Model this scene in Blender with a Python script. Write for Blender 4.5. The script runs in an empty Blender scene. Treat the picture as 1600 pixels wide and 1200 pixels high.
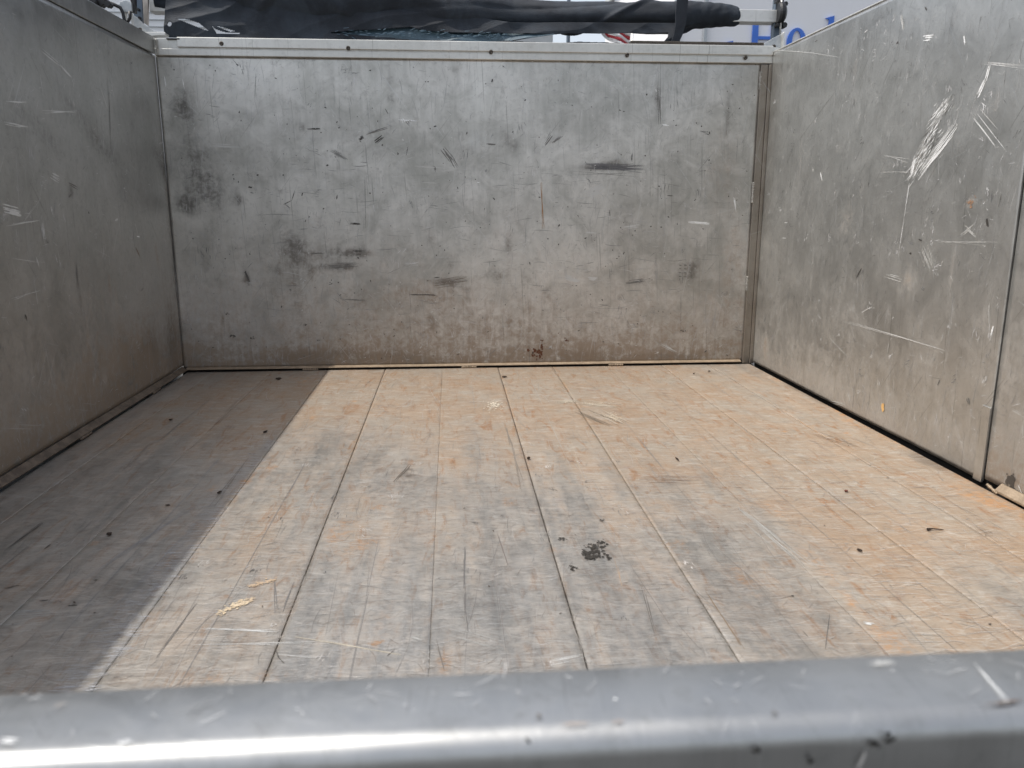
import bpy, math, random
import numpy as np
from mathutils import Vector, Matrix
rng = np.random.default_rng(7)
random.seed(7)
S = bpy.context.scene

# ------------------------------------------------------------------ camera
CAM = np.array([0.9792, 0.0, 0.5953])
YAW, PITCH, FPX = 0.07572, -0.21996, 1253.0
fw = np.array([math.sin(YAW)*math.cos(PITCH), math.cos(YAW)*math.cos(PITCH), math.sin(PITCH)])
rt = np.array([math.cos(YAW), -math.sin(YAW), 0.0])
up = np.cross(rt, fw)
cam_d = bpy.data.cameras.new('camera')
cam = bpy.data.objects.new('camera', cam_d); S.collection.objects.link(cam)
cam.matrix_world = Matrix(((rt[0], up[0], -fw[0], CAM[0]), (rt[1], up[1], -fw[1], CAM[1]),
                           (rt[2], up[2], -fw[2], CAM[2]), (0, 0, 0, 1)))
cam_d.sensor_width = 36; cam_d.lens = 36*FPX/1600
cam_d.clip_start = 0.02; cam_d.clip_end = 3000
cam_d.dof.use_dof = True; cam_d.dof.focus_distance = 2.3; cam_d.dof.aperture_fstop = 10
S.camera = cam

# ------------------------------------------------------------------ sky, sun, exposure
SUN_DIR = Vector((-0.419, -0.018, 0.911)).normalized()      # towards the sun
elev = math.asin(SUN_DIR.z); az = math.atan2(SUN_DIR.x, SUN_DIR.y)
w = bpy.data.worlds.new('World'); S.world = w; w.use_nodes = True
nt = w.node_tree; nt.nodes.clear()
sky = nt.nodes.new('ShaderNodeTexSky'); sky.sky_type = 'NISHITA'; sky.sun_disc = False
sky.sun_elevation = elev; sky.sun_rotation = az; sky.air_density = 1.0; sky.dust_density = 3.0; sky.ozone_density = .6
bg = nt.nodes.new('ShaderNodeBackground'); bg.inputs[1].default_value = 0.15
wo = nt.nodes.new('ShaderNodeOutputWorld')
hs = nt.nodes.new('ShaderNodeHueSaturation'); hs.inputs['Saturation'].default_value = .46
nt.links.new(sky.outputs[0], hs.inputs['Color']); nt.links.new(hs.outputs[0], bg.inputs[0]); nt.links.new(bg.outputs[0], wo.inputs[0])
sd = bpy.data.lights.new('sun', 'SUN'); sd.energy = 2.5; sd.angle = math.radians(0.6); sd.color = (1, 0.95, 0.87)
sun = bpy.data.objects.new('sun', sd); S.collection.objects.link(sun)
sun.rotation_euler = SUN_DIR.to_track_quat('Z', 'Y').to_euler()
S.view_settings.view_transform = 'Standard'; S.view_settings.look = 'None'
S.view_settings.exposure = 0.53; S.view_settings.gamma = 1.0

# ------------------------------------------------------------------ dimensions (metres)
W, D, H = 2.13, 2.958, 1.083       # inner width, distance to the end wall, wall height under the rail
RT = 1.143                          # top of rail
Y0 = 0.262                          # outer face of the tailgate
HR = 1.120

def hit(px, py, ax, val):           # where a line of sight of the survey meets a plane of the bed
    d = fw + rt*(px-800)/FPX - up*(py-600)/FPX
    t = (val-CAM[ax])/d[ax]
    return CAM + t*d

# ------------------------------------------------------------------ helpers
def obj(name, me, mat=None, parent=None):
    o = bpy.data.objects.new(name, me); S.collection.objects.link(o)
    if mat is not None:
        me.materials.append(mat)
    if parent is not None: o.parent = parent
    return o

def thing(name, label, cat, group=None):
    o = bpy.data.objects.new(name, None); S.collection.objects.link(o)
    o['label'] = label; o['category'] = cat
    if group: o['group'] = group
    return o

def tag(o, label, cat, group=None):
    o['label'] = label; o['category'] = cat
    if group: o['group'] = group
    return o

class MB:
    def __init__(s): s.v = []; s.f = []
    def add(s, vs, fs):
        b = len(s.v); s.v += [tuple(map(float, p)) for p in vs]; s.f += [tuple(b+i for i in f) for f in fs]
    def box(s, x0, x1, y0, y1, z0, z1):
        s.add([(x0,y0,z0),(x1,y0,z0),(x1,y1,z0),(x0,y1,z0),(x0,y0,z1),(x1,y0,z1),(x1,y1,z1),(x0,y1,z1)],
              [(0,3,2,1),(4,5,6,7),(0,1,5,4),(1,2,6,5),(2,3,7,6),(3,0,4,7)])
    def prism(s, poly, a, b):        # poly: list of 3D points, extruded from a to b (offset vectors)
        n = len(poly); a = np.array(a); b = np.array(b)
        s.add([np.array(p)+a for p in poly]+[np.array(p)+b for p in poly],
              [tuple(range(n-1, -1, -1)), tuple(range(n, 2*n))]+[(i, (i+1) % n, n+(i+1) % n, n+i) for i in range(n)])
    def tube(s, pts, r, n=10, cap=True):
        pts = [Vector(p) for p in pts]; rr = r if hasattr(r, '__len__') else [r]*len(pts)
        vs = []; fs = []
        for i, p in enumerate(pts):
            t = (pts[min(i+1, len(pts)-1)]-pts[max(i-1, 0)]).normalized()
            a = t.cross(Vector((0, 0, 1)));
            if a.length < 1e-3: a = t.cross(Vector((1, 0, 0)))
            a.normalize(); b = a.cross(t)
            for k in range(n):
                q = 2*math.pi*k/n; vs.append(p+(a*math.cos(q)+b*math.sin(q))*rr[i])
        for i in range(len(pts)-1):
            for k in range(n):
                fs.append((i*n+k, i*n+(k+1) % n, (i+1)*n+(k+1) % n, (i+1)*n+k))
        if cap: fs += [tuple(range(n)), tuple(range((len(pts)-1)*n+n-1, (len(pts)-1)*n-1, -1))]
        s.add(vs, fs)
    def mesh(s, name, smooth=False, bevel=0, seg=2):
        import bmesh
        me = bpy.data.meshes.new(name); me.from_pydata(s.v, [], s.f)
        bm = bmesh.new(); bm.from_mesh(me); bmesh.ops.recalc_face_normals(bm, faces=bm.faces)
        if bevel:
            bmesh.ops.bevel(bm, geom=list(bm.edges), offset=bevel, segments=seg, affect='EDGES', profile=0.5, clamp_overlap=True)
        bm.to_mesh(me); bm.free()
        if smooth:
            me.polygons.foreach_set('use_smooth', [True]*len(me.polygons))
        return me
def box_mesh(name, x0, x1, y0, y1, z0, z1, bevel=0.0015):
    m = MB(); m.box(x0, x1, y0, y1, z0, z1); return m.mesh(name, bevel=bevel)

def np_mesh(name, V, Q, smooth=True):
    V = np.asarray(V, dtype=np.float32); Q = np.asarray(Q, dtype=np.int32)
    me = bpy.data.meshes.new(name)
    me.vertices.add(len(V)); me.vertices.foreach_set('co', V.ravel())
    me.loops.add(Q.size); me.loops.foreach_set('vertex_index', Q.ravel())
    me.polygons.add(len(Q)); me.polygons.foreach_set('loop_start', np.arange(len(Q))*Q.shape[1])
    me.polygons.foreach_set('loop_total', np.full(len(Q), Q.shape[1]))
    me.update(calc_edges=True)
    me.polygons.foreach_set('use_smooth', [smooth]*len(Q))
    return me

# smooth value noise in numpy, for sheet waviness and for stains
_LAT = rng.random((64, 64))
def vnoise(u, v):
    u = np.asarray(u, float); v = np.asarray(v, float)
    i = np.floor(u).astype(int); j = np.floor(v).astype(int); a = u-i; b = v-j
    a = a*a*(3-2*a); b = b*b*(3-2*b)
    L = lambda p, q: _LAT[p % 64, q % 64]
    return (L(i, j)*(1-a)+L(i+1, j)*a)*(1-b)+(L(i, j+1)*(1-a)+L(i+1, j+1)*a)*b
def fbm(u, v, o=4):
    r = 0; s = 0
    for k in range(o):
        r = r+vnoise(u*2**k+17*k, v*2**k+5*k)/2**k; s += 1/2**k
    return r/s

class Surf:
    """a sheet: point(u,v) = o + u*U + v*V + n*(wave+h)"""
    def __init__(s, o, U, V, N, amp, seed):
        s.o = np.array(o, float); s.U = np.array(U, float); s.V = np.array(V, float); s.N = np.array(N, float)
        s.amp = amp; s.seed = seed
    def wave(s, u, v):
        return s.amp*(fbm(u*2.3+s.seed, v*2.3+s.seed*2, 2)-0.5)*2
    def P(s, u, v, h=0.0):
        u = np.asarray(u, float); v = np.asarray(v, float)
        return s.o+u[..., None]*s.U+v[..., None]*s.V+(s.wave(u, v)+h)[..., None]*s.N
    def uv(s, px, py):
        ax = int(np.argmax(np.abs(s.N))); p = hit(px, py, ax, s.o[ax])-s.o
        return float(p@s.U), float(p@s.V)

def sheet(name, sf, u0, u1, v0, v1, step, thick, mat, parent, blobs=(), grime_bounce=1.0):
    nu = max(2, int(round((u1-u0)/step))+1); nv = max(2, int(round((v1-v0)/step))+1)
    U, Vv = np.meshgrid(np.linspace(u0, u1, nu), np.linspace(v0, v1, nv), indexing='ij')
    F = sf.P(U, Vv).reshape(-1, 3)
    idx = np.arange(nu*nv).reshape(nu, nv)
    q = np.stack([idx[:-1, :-1], idx[1:, :-1], idx[1:, 1:], idx[:-1, 1:]], -1).reshape(-1, 4)
    flip = np.dot(np.cross(sf.U, sf.V), sf.N) < 0
    if flip: q = q[:, ::-1]
    loop = np.concatenate([idx[:, 0], idx[-1, 1:], idx[-2::-1, -1], idx[0, -2:0:-1]])
    B = F[loop]-sf.N*thick
    n = len(loop); b0 = nu*nv
    k = np.arange(n); k2 = (k+1) % n
    sk = np.stack([loop, b0+k, b0+k2, loop[k2]], -1)
    if flip: sk = sk[:, ::-1]
    # the rounded arris: an edge ring slightly below the face
    me = np_mesh(name, np.concatenate([F, B]), np.concatenate([q, sk]))
    sm = np.ones(len(q)+len(sk), bool); sm[len(q):] = False
    me.polygons.foreach_set('use_smooth', sm)
    col = np.zeros((len(F)+len(B), 4), np.float32); col[:, 3] = 1
    uu = U.ravel(); vv = Vv.ravel()
    for (cu, cv, ru, rv, ang, amt, ch) in blobs:
        c, s_ = math.cos(ang), math.sin(ang)
        a = ((uu-cu)*c+(vv-cv)*s_)/ru; b = (-(uu-cu)*s_+(vv-cv)*c)/rv
        d = np.exp(-(a*a+b*b)*1.2)
        col[:len(F), ch] += amt*d
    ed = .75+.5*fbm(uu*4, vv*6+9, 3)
    col[:len(F), 1] += grime_bounce*ed*(.52*np.exp(-(vv/.22)**1.3)+.34*np.exp(-(vv/.6)**2))  # dirt towards the floor, plus the floor's brown reflection painted in
    col[:len(F), 0] += grime_bounce*ed*(.50*np.exp(-(vv/.06))+.16*np.exp(-(vv/.3)))
    col = np.clip(col, 0, 1)
    at = me.color_attributes.new('wear', 'FLOAT_COLOR', 'POINT'); at.data.foreach_set('color', col.ravel())
    return obj(name, me, mat, parent)

# ------------------------------------------------------------------ strokes and flecks lying on a sheet
class Marks:
    def __init__(s, sf, k=1.0, lim=None): s.lim = lim; s.k = k; s.sf = sf; s.V = []; s.Q = []; s.C = []; s.n = 0
    def strokes(s, u, v, ang, ln, wd, col, curve=None, K=4, h=0.0005, jit=0.0):
        u, v, ang, ln, wd = [np.atleast_1d(np.asarray(x, float)) for x in (u, v, ang, ln, wd)]
        n = max(map(len, (u, v, ang, ln, wd)))
        u, v, ang, ln, wd = [np.broadcast_to(x, (n,)).copy() for x in (u, v, ang, ln, wd)]
        cv = np.zeros(n) if curve is None else np.broadcast_to(np.asarray(curve, float), (n,))
        t = np.linspace(-.5, .5, K+1)
        A = ang[:, None]+cv[:, None]*t[None]
        du = np.cos(A)*(ln/K)[:, None]; dv = np.sin(A)*(ln/K)[:, None]
        cu = u[:, None]+np.cumsum(du, 1)-du.sum(1)[:, None]/2; cw = v[:, None]+np.cumsum(dv, 1)-dv.sum(1)[:, None]/2
        if jit:
            cu = cu+rng.normal(0, jit, cu.shape); cw = cw+rng.normal(0, jit, cw.shape)
        if s.lim:
            ok = (cu.min(1) > s.lim[0]) & (cu.max(1) < s.lim[1]) & (cw.min(1) > s.lim[2]) & (cw.max(1) < s.lim[3])
            wd = np.where(ok, wd, 0.0)
        tw = (0.25+0.75*np.sin(np.pi*np.linspace(0.04, .96, K+1)))[None]*wd[:, None]/2
        tw = tw*rng.uniform(.5, 1.2, tw.shape)
        nx, ny = -np.sin(A), np.cos(A)
        hh = h+rng.uniform(0, .0003, n)[:, None]
        L = s.sf.P(cu+nx*tw, cw+ny*tw, hh+0*cu); R = s.sf.P(cu-nx*tw, cw-ny*tw, hh+0*cu)
        P = np.stack([L, R], 2).reshape(-1, 3)
        b = s.n+(np.arange(n)*(K+1)*2)[:, None]+(np.arange(K)*2)[None]
        q = np.stack([b, b+1, b+3, b+2], -1).reshape(-1, 4)
        col = np.broadcast_to(np.asarray(col, float), (n, 3))
        s.V.append(P); s.Q.append(q); s.C.append(s.k*np.repeat(col, (K+1)*2, 0)); s.n += len(P)
    def flecks(s, u, v, r, col, asp=1.0, ang=0.0, h=0.0007):
        u = np.atleast_1d(np.asarray(u, float)); n = len(u)
        v = np.broadcast_to(np.asarray(v, float), (n,)); r = np.broadcast_to(np.asarray(r, float), (n,))
        asp = np.broadcast_to(np.asarray(asp, float), (n,)); ang = np.broadcast_to(np.asarray(ang, float), (n,))
        q = np.arange(8)/8*2*math.pi
        rr = r[:, None]*rng.uniform(.45, 1.25, (n, 8))
        a = rr*np.cos(q)[None]*asp[:, None]; b = rr*np.sin(q)[None]
        cu = u[:, None]+a*np.cos(ang)[:, None]-b*np.sin(ang)[:, None]
        cw = v[:, None]+a*np.sin(ang)[:, None]+b*np.cos(ang)[:, None]
        P = s.sf.P(cu, cw, (h+rng.uniform(0, .0004, n))[:, None]+0*cu).reshape(-1, 3)
        b0 = s.n+np.arange(n)*8
        f = np.concatenate([np.stack([b0, b0+1, b0+2, b0+3], -1), np.stack([b0, b0+3, b0+4, b0+7], -1), np.stack([b0+4, b0+5, b0+6, b0+7], -1)])
        col = np.broadcast_to(np.asarray(col, float), (n, 3))
        s.V.append(P); s.Q.append(f); s.C.append(s.k*np.repeat(col, 8, 0)); s.n += len(P)
    # specific marks, surveyed on the sheet
    def line(s, a, b, wd, col, n=1, spread=0.0, curve=0.0, K=6, jit=0.0):
        (u0, v0), (u1, v1) = s.sf.uv(*a), s.sf.uv(*b)
        L = math.hypot(u1-u0, v1-v0); A = math.atan2(v1-v0, u1-u0)
        k = rng.uniform(.45, 1, n) if n > 1 else np.ones(1)
        off = rng.normal(0, spread, n) if n > 1 else np.zeros(1)
        al = rng.uniform(-.5, .5, n)*(1-k)*L
        s.strokes((u0+u1)/2-math.sin(A)*off+math.cos(A)*al, (v0+v1)/2+math.cos(A)*off+math.sin(A)*al,
                  A+(rng.normal(0, .03, n) if n > 1 else 0), L*k, wd, col, curve, K, jit=jit)
    def spot(s, p, r, col, n=14, su=None, sv=None, asp=1.4):
        u, v = s.sf.uv(*p); su = su or r; sv = sv or r
        s.flecks(rng.normal(u, su, n), rng.normal(v, sv, n), rng.uniform(.15, .5, n)*r, col, rng.uniform(.7, asp, n), rng.uniform(0, 3, n))
    def build(s, name, mat, parent):
        me = np_mesh(name, np.concatenate(s.V), np.concatenate(s.Q), True)
        c = np.concatenate(s.C); c = np.concatenate([c, np.ones((len(c), 1))], 1).astype(np.float32)
        at = me.color_attributes.new('tint', 'FLOAT_COLOR', 'POINT'); at.data.foreach_set('color', c.ravel())
        o = obj(name, me, mat, parent); o['kind'] = 'stuff'; return o

# ------------------------------------------------------------------ materials
class NT:
    def __init__(s, name):
        s.m = bpy.data.materials.new(name); s.m.use_nodes = True; s.t = s.m.node_tree; s.t.nodes.clear()
        s.out = s.n('ShaderNodeOutputMaterial'); s.b = s.n('ShaderNodeBsdfPrincipled')
        s.l(s.b.outputs[0], s.out.inputs[0]); s.co = s.n('ShaderNodeTexCoord').outputs['Object']
    def n(s, t, **k):
        x = s.t.nodes.new(t)
        for a, b in k.items(): setattr(x, a, b)
        return x
    def l(s, a, b): s.t.links.new(a, b)
    def put(s, x, i):
        if isinstance(x, (int, float)): i.default_value = x
        elif isinstance(x, (tuple, list)): i.default_value = (*x, 1) if len(i.default_value) == 4 and len(x) == 3 else x
        else: s.l(x, i)
    def math(s, op, a, b=0.0, c=None, clamp=False):
        x = s.n('ShaderNodeMath', operation=op, use_clamp=clamp); s.put(a, x.inputs[0]); s.put(b, x.inputs[1])
        if c is not None: s.put(c, x.inputs[2])
        return x.outputs[0]
    def mapp(s, scale=(1, 1, 1), rot=(0, 0, 0), loc=(0, 0, 0)):
        x = s.n('ShaderNodeMapping'); s.l(s.co, x.inputs[0]); x.inputs['Scale'].default_value = scale
        x.inputs['Rotation'].default_value = rot; x.inputs['Location'].default_value = loc; return x.outputs[0]
    def noise(s, scale, detail=4, rough=.55, dist=0.0, vec=None):
        x = s.n('ShaderNodeTexNoise'); s.l(vec or s.co, x.inputs['Vector'])
        x.inputs['Scale'].default_value = scale; x.inputs['Detail'].default_value = detail
        x.inputs['Roughness'].default_value = rough; x.inputs['Distortion'].default_value = dist
        return x.outputs[0]
    def ramp(s, f, a, b, lo=0.0, hi=1.0):
        x = s.n('ShaderNodeMapRange'); x.interpolation_type = 'SMOOTHSTEP'; s.put(f, x.inputs[0])
        x.inputs[1].default_value = a; x.inputs[2].default_value = b; x.inputs[3].default_value = lo; x.inputs[4].default_value = hi
        return x.outputs[0]
    def mix(s, f, a, b, mode='MIX'):
        x = s.n('ShaderNodeMix', data_type='RGBA', blend_type=mode); s.put(f, x.inputs[0]); s.put(a, x.inputs[6]); s.put(b, x.inputs[7])
        return x.outputs[2]
    def attr(s, name):
        return s.n('ShaderNodeAttribute', attribute_name=name)

def streaks(t, rots, plane, sc=1.0, thr=.66):
    """fine scratch fibres: stretched noise turned to several angles"""
    acc = None
    for i, r in enumerate(rots):
        if plane == 'xy': sca = (4.0*sc, 200*sc, 1); ro = (0, 0, r)
        elif plane == 'xz': sca = (3.0*sc, 1, 150*sc); ro = (0, r, 0)
        else: sca = (1, 3.0*sc, 150*sc); ro = (r, 0, 0)
        # rotate first, stretch second
        a = t.n('ShaderNodeMapping'); t.l(t.co, a.inputs[0]); a.inputs['Rotation'].default_value = ro; a.inputs['Location'].default_value = (i*3.1, i*1.7, i*2.3)
        b = t.n('ShaderNodeMapping'); t.l(a.outputs[0], b.inputs[0]); b.inputs['Scale'].default_value = sca
        f = t.noise(1.0, 1, .5, 0.15, b.outputs[0])
        f = t.ramp(f, thr, thr+.1)
        acc = f if acc is None else t.math('MAXIMUM', acc, f)
    return acc

def wall_metal(name, plane, base=(.37, .37, .335), base2=(.56, .56, .52), dust=(.27, .205, .145), dust_amt=1.0, metallic=.78, rough=.37, wearattr=True, ss=1.0):
    t = NT(name)
    n1 = t.noise(1.7, 5, .6, .6); n2 = t.noise(9, 6, .65, 1.0); n3 = t.noise(60, 4, .7)
    vert = {'xz': (60, 1, 2.5), 'yz': (1, 60, 2.5), 'xy': (60, 2.5, 1)}[plane]
    n4 = t.noise(1.0, 4, .6, .2, t.mapp(vert))                      # rolling grain, runs
    f = t.math('ADD', t.math('MULTIPLY', n1, .5), t.math('MULTIPLY', n2, .39))
    f = t.math('ADD', f, t.math('MULTIPLY', n4, .11))
    c = t.mix(t.ramp(f, .34, .66), base, base2)
    c = t.mix(t.math('MULTIPLY', t.ramp(n3, .5, .75), .3), c, tuple(x*.6 for x in base))
    if wearattr:
        sep = t.n('ShaderNodeSeparateColor'); t.l(t.attr('wear').outputs['Color'], sep.inputs[0])
        br = t.math('SUBTRACT', t.math('ADD', t.math('MULTIPLY', n2, .6), t.math('MULTIPLY', n4, .6)), .6)
        br2 = t.math('SUBTRACT', t.noise(38, 5, .7, .4), .5)
        brk = t.math('ADD', t.math('MULTIPLY', br, .9), t.math('MULTIPLY', br2, 1.1))
        def m(k, lo=.1, hi=.8): 
            q = t.math('MULTIPLY', sep.outputs[k], t.math('ADD', 1.0, t.math('MULTIPLY', brk, 2.4)))
            return t.ramp(q, .08, 1.15)
        dk, ru, pa = m(0), m(1), m(2)
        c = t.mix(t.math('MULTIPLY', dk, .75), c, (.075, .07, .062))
        c = t.mix(t.math('MULTIPLY', ru, .85*dust_amt), c, dust)  # dust colour, also carrying the painted-in floor reflection
        c = t.mix(t.math('MULTIPLY', pa, .7), c, (.58, .59, .58))
    sc1 = streaks(t, (.3, 1.4, 2.2), plane, 1.2*ss, .69)
    sc2 = streaks(t, (0.9, 1.62), plane, 1.4*ss, .69)
    c = t.mix(t.math('MULTIPLY', sc1, .35), c, (.62, .63, .63))
    c = t.mix(t.math('MULTIPLY', sc2, .4), c, (.12, .115, .105))
    t.l(c, t.b.inputs['Base Color'])
    r = t.math('ADD', t.math('MULTIPLY', t.math('SUBTRACT', n2, .5), .3), rough)
    r = t.math('ADD', r, t.math('MULTIPLY', t.math('SUBTRACT', n3, .5), .2))
    mt = metallic
    if wearattr:
        r = t.math('ADD', r, t.math('MULTIPLY', ru, .3)); r = t.math('ADD', r, t.math('MULTIPLY', dk, .15))
        mt = t.math('MULTIPLY', t.math('SUBTRACT', 1.0, t.math('MULTIPLY', ru, .8)), metallic)
    t.l(r, t.b.inputs['Roughness']); t.put(mt, t.b.inputs['Metallic'])
    bp = t.n('ShaderNodeBump'); bp.inputs['Strength'].default_value = .22; bp.inputs['Distance'].default_value = .002
    hgt = t.math('ADD', t.math('MULTIPLY', n2, .8), t.math('MULTIPLY', sc1, -.12)); hgt = t.math('ADD', hgt, t.math('MULTIPLY', n3, .12))
    t.l(hgt, bp.inputs['Height']); t.l(bp.outputs[0], t.b.inputs['Normal'])
    return t.m

def floor_metal(name):
    t = NT(name)
    n1 = t.noise(2.2, 6, .65, .8); n2 = t.noise(11, 7, .7, 1.2); n3 = t.noise(90, 4, .7)
    across = t.noise(1.0, 6, .7, .5, t.mapp((7, 22, 1))); fine = t.noise(55, 8, .8, .3)
    along = t.noise(1.0, 4, .6, .3, t.mapp((15, 1.3, 1))); along2 = t.noise(1.0, 3, .6, .2, t.mapp((70, 2.2, 1), (0, 0, 0), (5, 5, 0)))
    base = t.mix(t.ramp(t.math('ADD', t.math('ADD', t.math('MULTIPLY', n2, .25), t.math('MULTIPLY', along, .30)), t.math('MULTIPLY', fine, .45)), .38, .62), (.365, .354, .33), (.55, .54, .515))
    base = t.mix(t.math('MULTIPLY', t.ramp(n3, .50, .72), .38), base, (.22, .205, .185))
    sep = t.n('ShaderNodeSeparateColor'); t.l(t.attr('wear').outputs['Color'], sep.inputs[0])
    inf = t.n('ShaderNodeObjectInfo').outputs['Random']
    # tan film of dried dirt
    film = t.math('ADD', t.math('MULTIPLY', n1, .45), t.math('MULTIPLY', across, .10))
    film = t.math('ADD', film, t.math('ADD', t.math('MULTIPLY', n2, .16), t.math('MULTIPLY', t.math('SUBTRACT', fine, .5), .45)))
    film = t.math('ADD', film, t.math('ADD', t.math('MULTIPLY', along, .50), t.math('MULTIPLY', along2, .18)))
    film = t.math('ADD', film, t.math('MULTIPLY', t.math('SUBTRACT', inf, .5), .12))
    film = t.math('ADD', film, t.math('MULTIPLY', sep.outputs[1], .42))
    fm = t.ramp(film, .47, 1.08)
    tan = t.mix(t.ramp(t.noise(5, 6, .7, .6), .35, .68), (.30, .20, .118), (.30, .245, .185))
    tan = t.mix(t.ramp(t.noise(17, 5, .7, 1.0), .57, .72), tan, (.22, .14, .09))
    c = t.mix(t.math('MULTIPLY', fm, .85), base, tan)
    # mottling: rust-brown and pale dried patches, several sizes, stretched along the planks here and across there
    mo = t.noise(1.0, 7, .72, 1.4, t.mapp((34, 7, 1), (0, 0, .06), (3, 1, 0))); mp = t.noise(1.0, 6, .7, .9, t.mapp((26, 40, 1), (0, 0, -.1), (7, 2, 0)))
    c = t.mix(t.math('MULTIPLY', t.math('MULTIPLY', t.ramp(mo, .50, .72), .72), t.math('ADD', .35, fm)), c, (.27, .135, .055))
    c = t.mix(t.math('MULTIPLY', t.ramp(mp, .54, .68), .32), c, (.19, .13, .09))
    c = t.mix(t.math('MULTIPLY', t.ramp(mp, .46, .34), .32), c, (.50, .48, .44))
    c = t.mix(t.math('MULTIPLY', inf, .22), c, t.mix(1.0, c, (.72, .70, .68), 'MULTIPLY'))
    # orange rust
    rr = t.math('MULTIPLY', t.ramp(t.math('MULTIPLY', sep.outputs[2], t.ramp(t.math('ADD', t.math('MULTIPLY', t.noise(30, 6, .8, .8), .6), t.math('MULTIPLY', fine, .4)), .38, .66, .1, 2.2)), .1, 1.15), 1.0)
    c = t.mix(t.math('MULTIPLY', rr, .7), c, (.44, .22, .08))
    # dark grime
    dd = t.math('MULTIPLY', t.ramp(t.math('ADD', sep.outputs[0], t.math('SUBTRACT', n2, .5)), .2, .8), t.ramp(sep.outputs[0], .02, .2))
    c = t.mix(t.math('MULTIPLY', dd, .7), c, (.13, .10, .075))
    sc1 = streaks(t, (0.05, .14, .4, 2.8, 3.05), 'xy', 2.2, .645)
    sc2 = streaks(t, (0.2, .6, 2.6, 2.9), 'xy', 2.8, .66)
    c = t.mix(t.math('MULTIPLY', sc1, .30), c, (.64, .63, .61))
    c = t.mix(t.math('MULTIPLY', sc2, .17), c, (.15, .13, .11))
    t.l(c, t.b.inputs['Base Color'])
    r = t.math('ADD', .33, t.math('MULTIPLY', fm, .22)); r = t.math('ADD', r, t.math('MULTIPLY', t.math('SUBTRACT', n2, .5), .3))
    t.l(r, t.b.inputs['Roughness'])
    t.l(t.math('SUBTRACT', .84, t.math('MULTIPLY', fm, .55)), t.b.inputs['Metallic'])
    bp = t.n('ShaderNodeBump'); bp.inputs['Strength'].default_value = .45; bp.inputs['Distance'].default_value = .002
    h = t.math('ADD', t.math('MULTIPLY', n2, .5), t.math('MULTIPLY', sc1, -.15)); h = t.math('ADD', h, t.math('MULTIPLY', n3, .2))
    t.l(h, bp.inputs['Height']); t.l(bp.outputs[0], t.b.inputs['Normal'])
    return t.m

def mark_mat(name, metallic, rough):
    t = NT(name); t.l(t.attr('tint').outputs['Color'], t.b.inputs['Base Color'])
    t.b.inputs['Metallic'].default_value = metallic; t.b.inputs['Roughness'].default_value = rough
    return t.m

def plain(name, a, b=None, scale=8, rough=.6, metallic=0.0, bump=.15, detail=5):
    t = NT(name); b = b or tuple(x*.75 for x in a)
    n = t.noise(scale, detail, .6, .4); t.l(t.mix(t.ramp(n, .35, .65), a, b), t.b.inputs['Base Color'])
    t.l(t.math('ADD', rough-.08, t.math('MULTIPLY', n, .16)), t.b.inputs['Roughness']); t.b.inputs['Metallic'].default_value = metallic
    bp = t.n('ShaderNodeBump'); bp.inputs['Strength'].default_value = bump; bp.inputs['Distance'].default_value = .003
    t.l(t.noise(scale*6, 4), bp.inputs['Height']); t.l(bp.outputs[0], t.b.inputs['Normal'])
    return t.m

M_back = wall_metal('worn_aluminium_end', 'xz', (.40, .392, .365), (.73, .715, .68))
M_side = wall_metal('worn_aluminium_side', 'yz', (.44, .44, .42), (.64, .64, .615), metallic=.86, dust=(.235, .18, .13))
M_left_shaded = wall_metal('worn_aluminium_side_shaded', 'yz', (.32, .318, .30), (.45, .447, .43), dust=(.235, .18, .13))  # same sheet metal as the right wall, shade darkened into its colour
M_strip = plain('dirty_strip_shaded', (.17, .13, .095), (.10, .075, .055), 40, .6, .3, .4)  # dirt-brown base strip, colour darkened further for the shaded left side
M_strip2 = plain('tan_strip_sunlit', (.36, .28, .20), (.26, .20, .14), 40, .55, .3, .4)  # same strip in a lighter colour for its sunlit runs
M_floor = floor_metal('worn_aluminium_deck')
M_post = wall_metal('post_aluminium', 'xz', (.27, .235, .20), (.37, .34, .30), wearattr=False)
M_rail = wall_metal('rail_aluminium', 'xy', (.55, .55, .52), (.70, .70, .67), wearattr=False, rough=.4, metallic=.5)
M_rim = wall_metal('rim_aluminium', 'xy', (.29, .295, .29), (.46, .465, .46), wearattr=False, metallic=.9, rough=.38, ss=5.0)
M_wallmark = mark_mat('wall_scratch', .12, .45)
M_floormark = mark_mat('deck_scratch', .2, .5)
M_weld = plain('weld_metal', (.72, .71, .67), (.45, .43, .39), 120, .45, .6, .8)
M_black = plain('black_gap', (.012, .011, .010), rough=.8)
M_screw = plain('tarnished_screw', (.10, .085, .07), (.04, .035, .03), 200, .5, .6, .5)

# ------------------------------------------------------------------ ground
t = NT('asphalt'); n = t.noise(3, 6, .6); n2 = t.noise(140, 3, .7)
t.l(t.mix(n2, t.mix(n, (.030, .030, .031), (.05, .049, .047)), (.07, .07, .069)), t.b.inputs['Base Color']); t.b.inputs['Roughness'].default_value = .85
g = MB(); g.add([(-900, -900, -1.15), (900, -900, -1.15), (900, 900, -1.15), (-900, 900, -1.15)], [(0, 1, 2, 3)])
go = obj('ground', g.mesh('ground'), t.m); go['kind'] = 'structure'

# ------------------------------------------------------------------ the truck bed
bed = thing('truck_bed', 'empty worn bare aluminium truck bed with plank floor and scratched sheet walls', 'truck bed')
A = np.array

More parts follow.
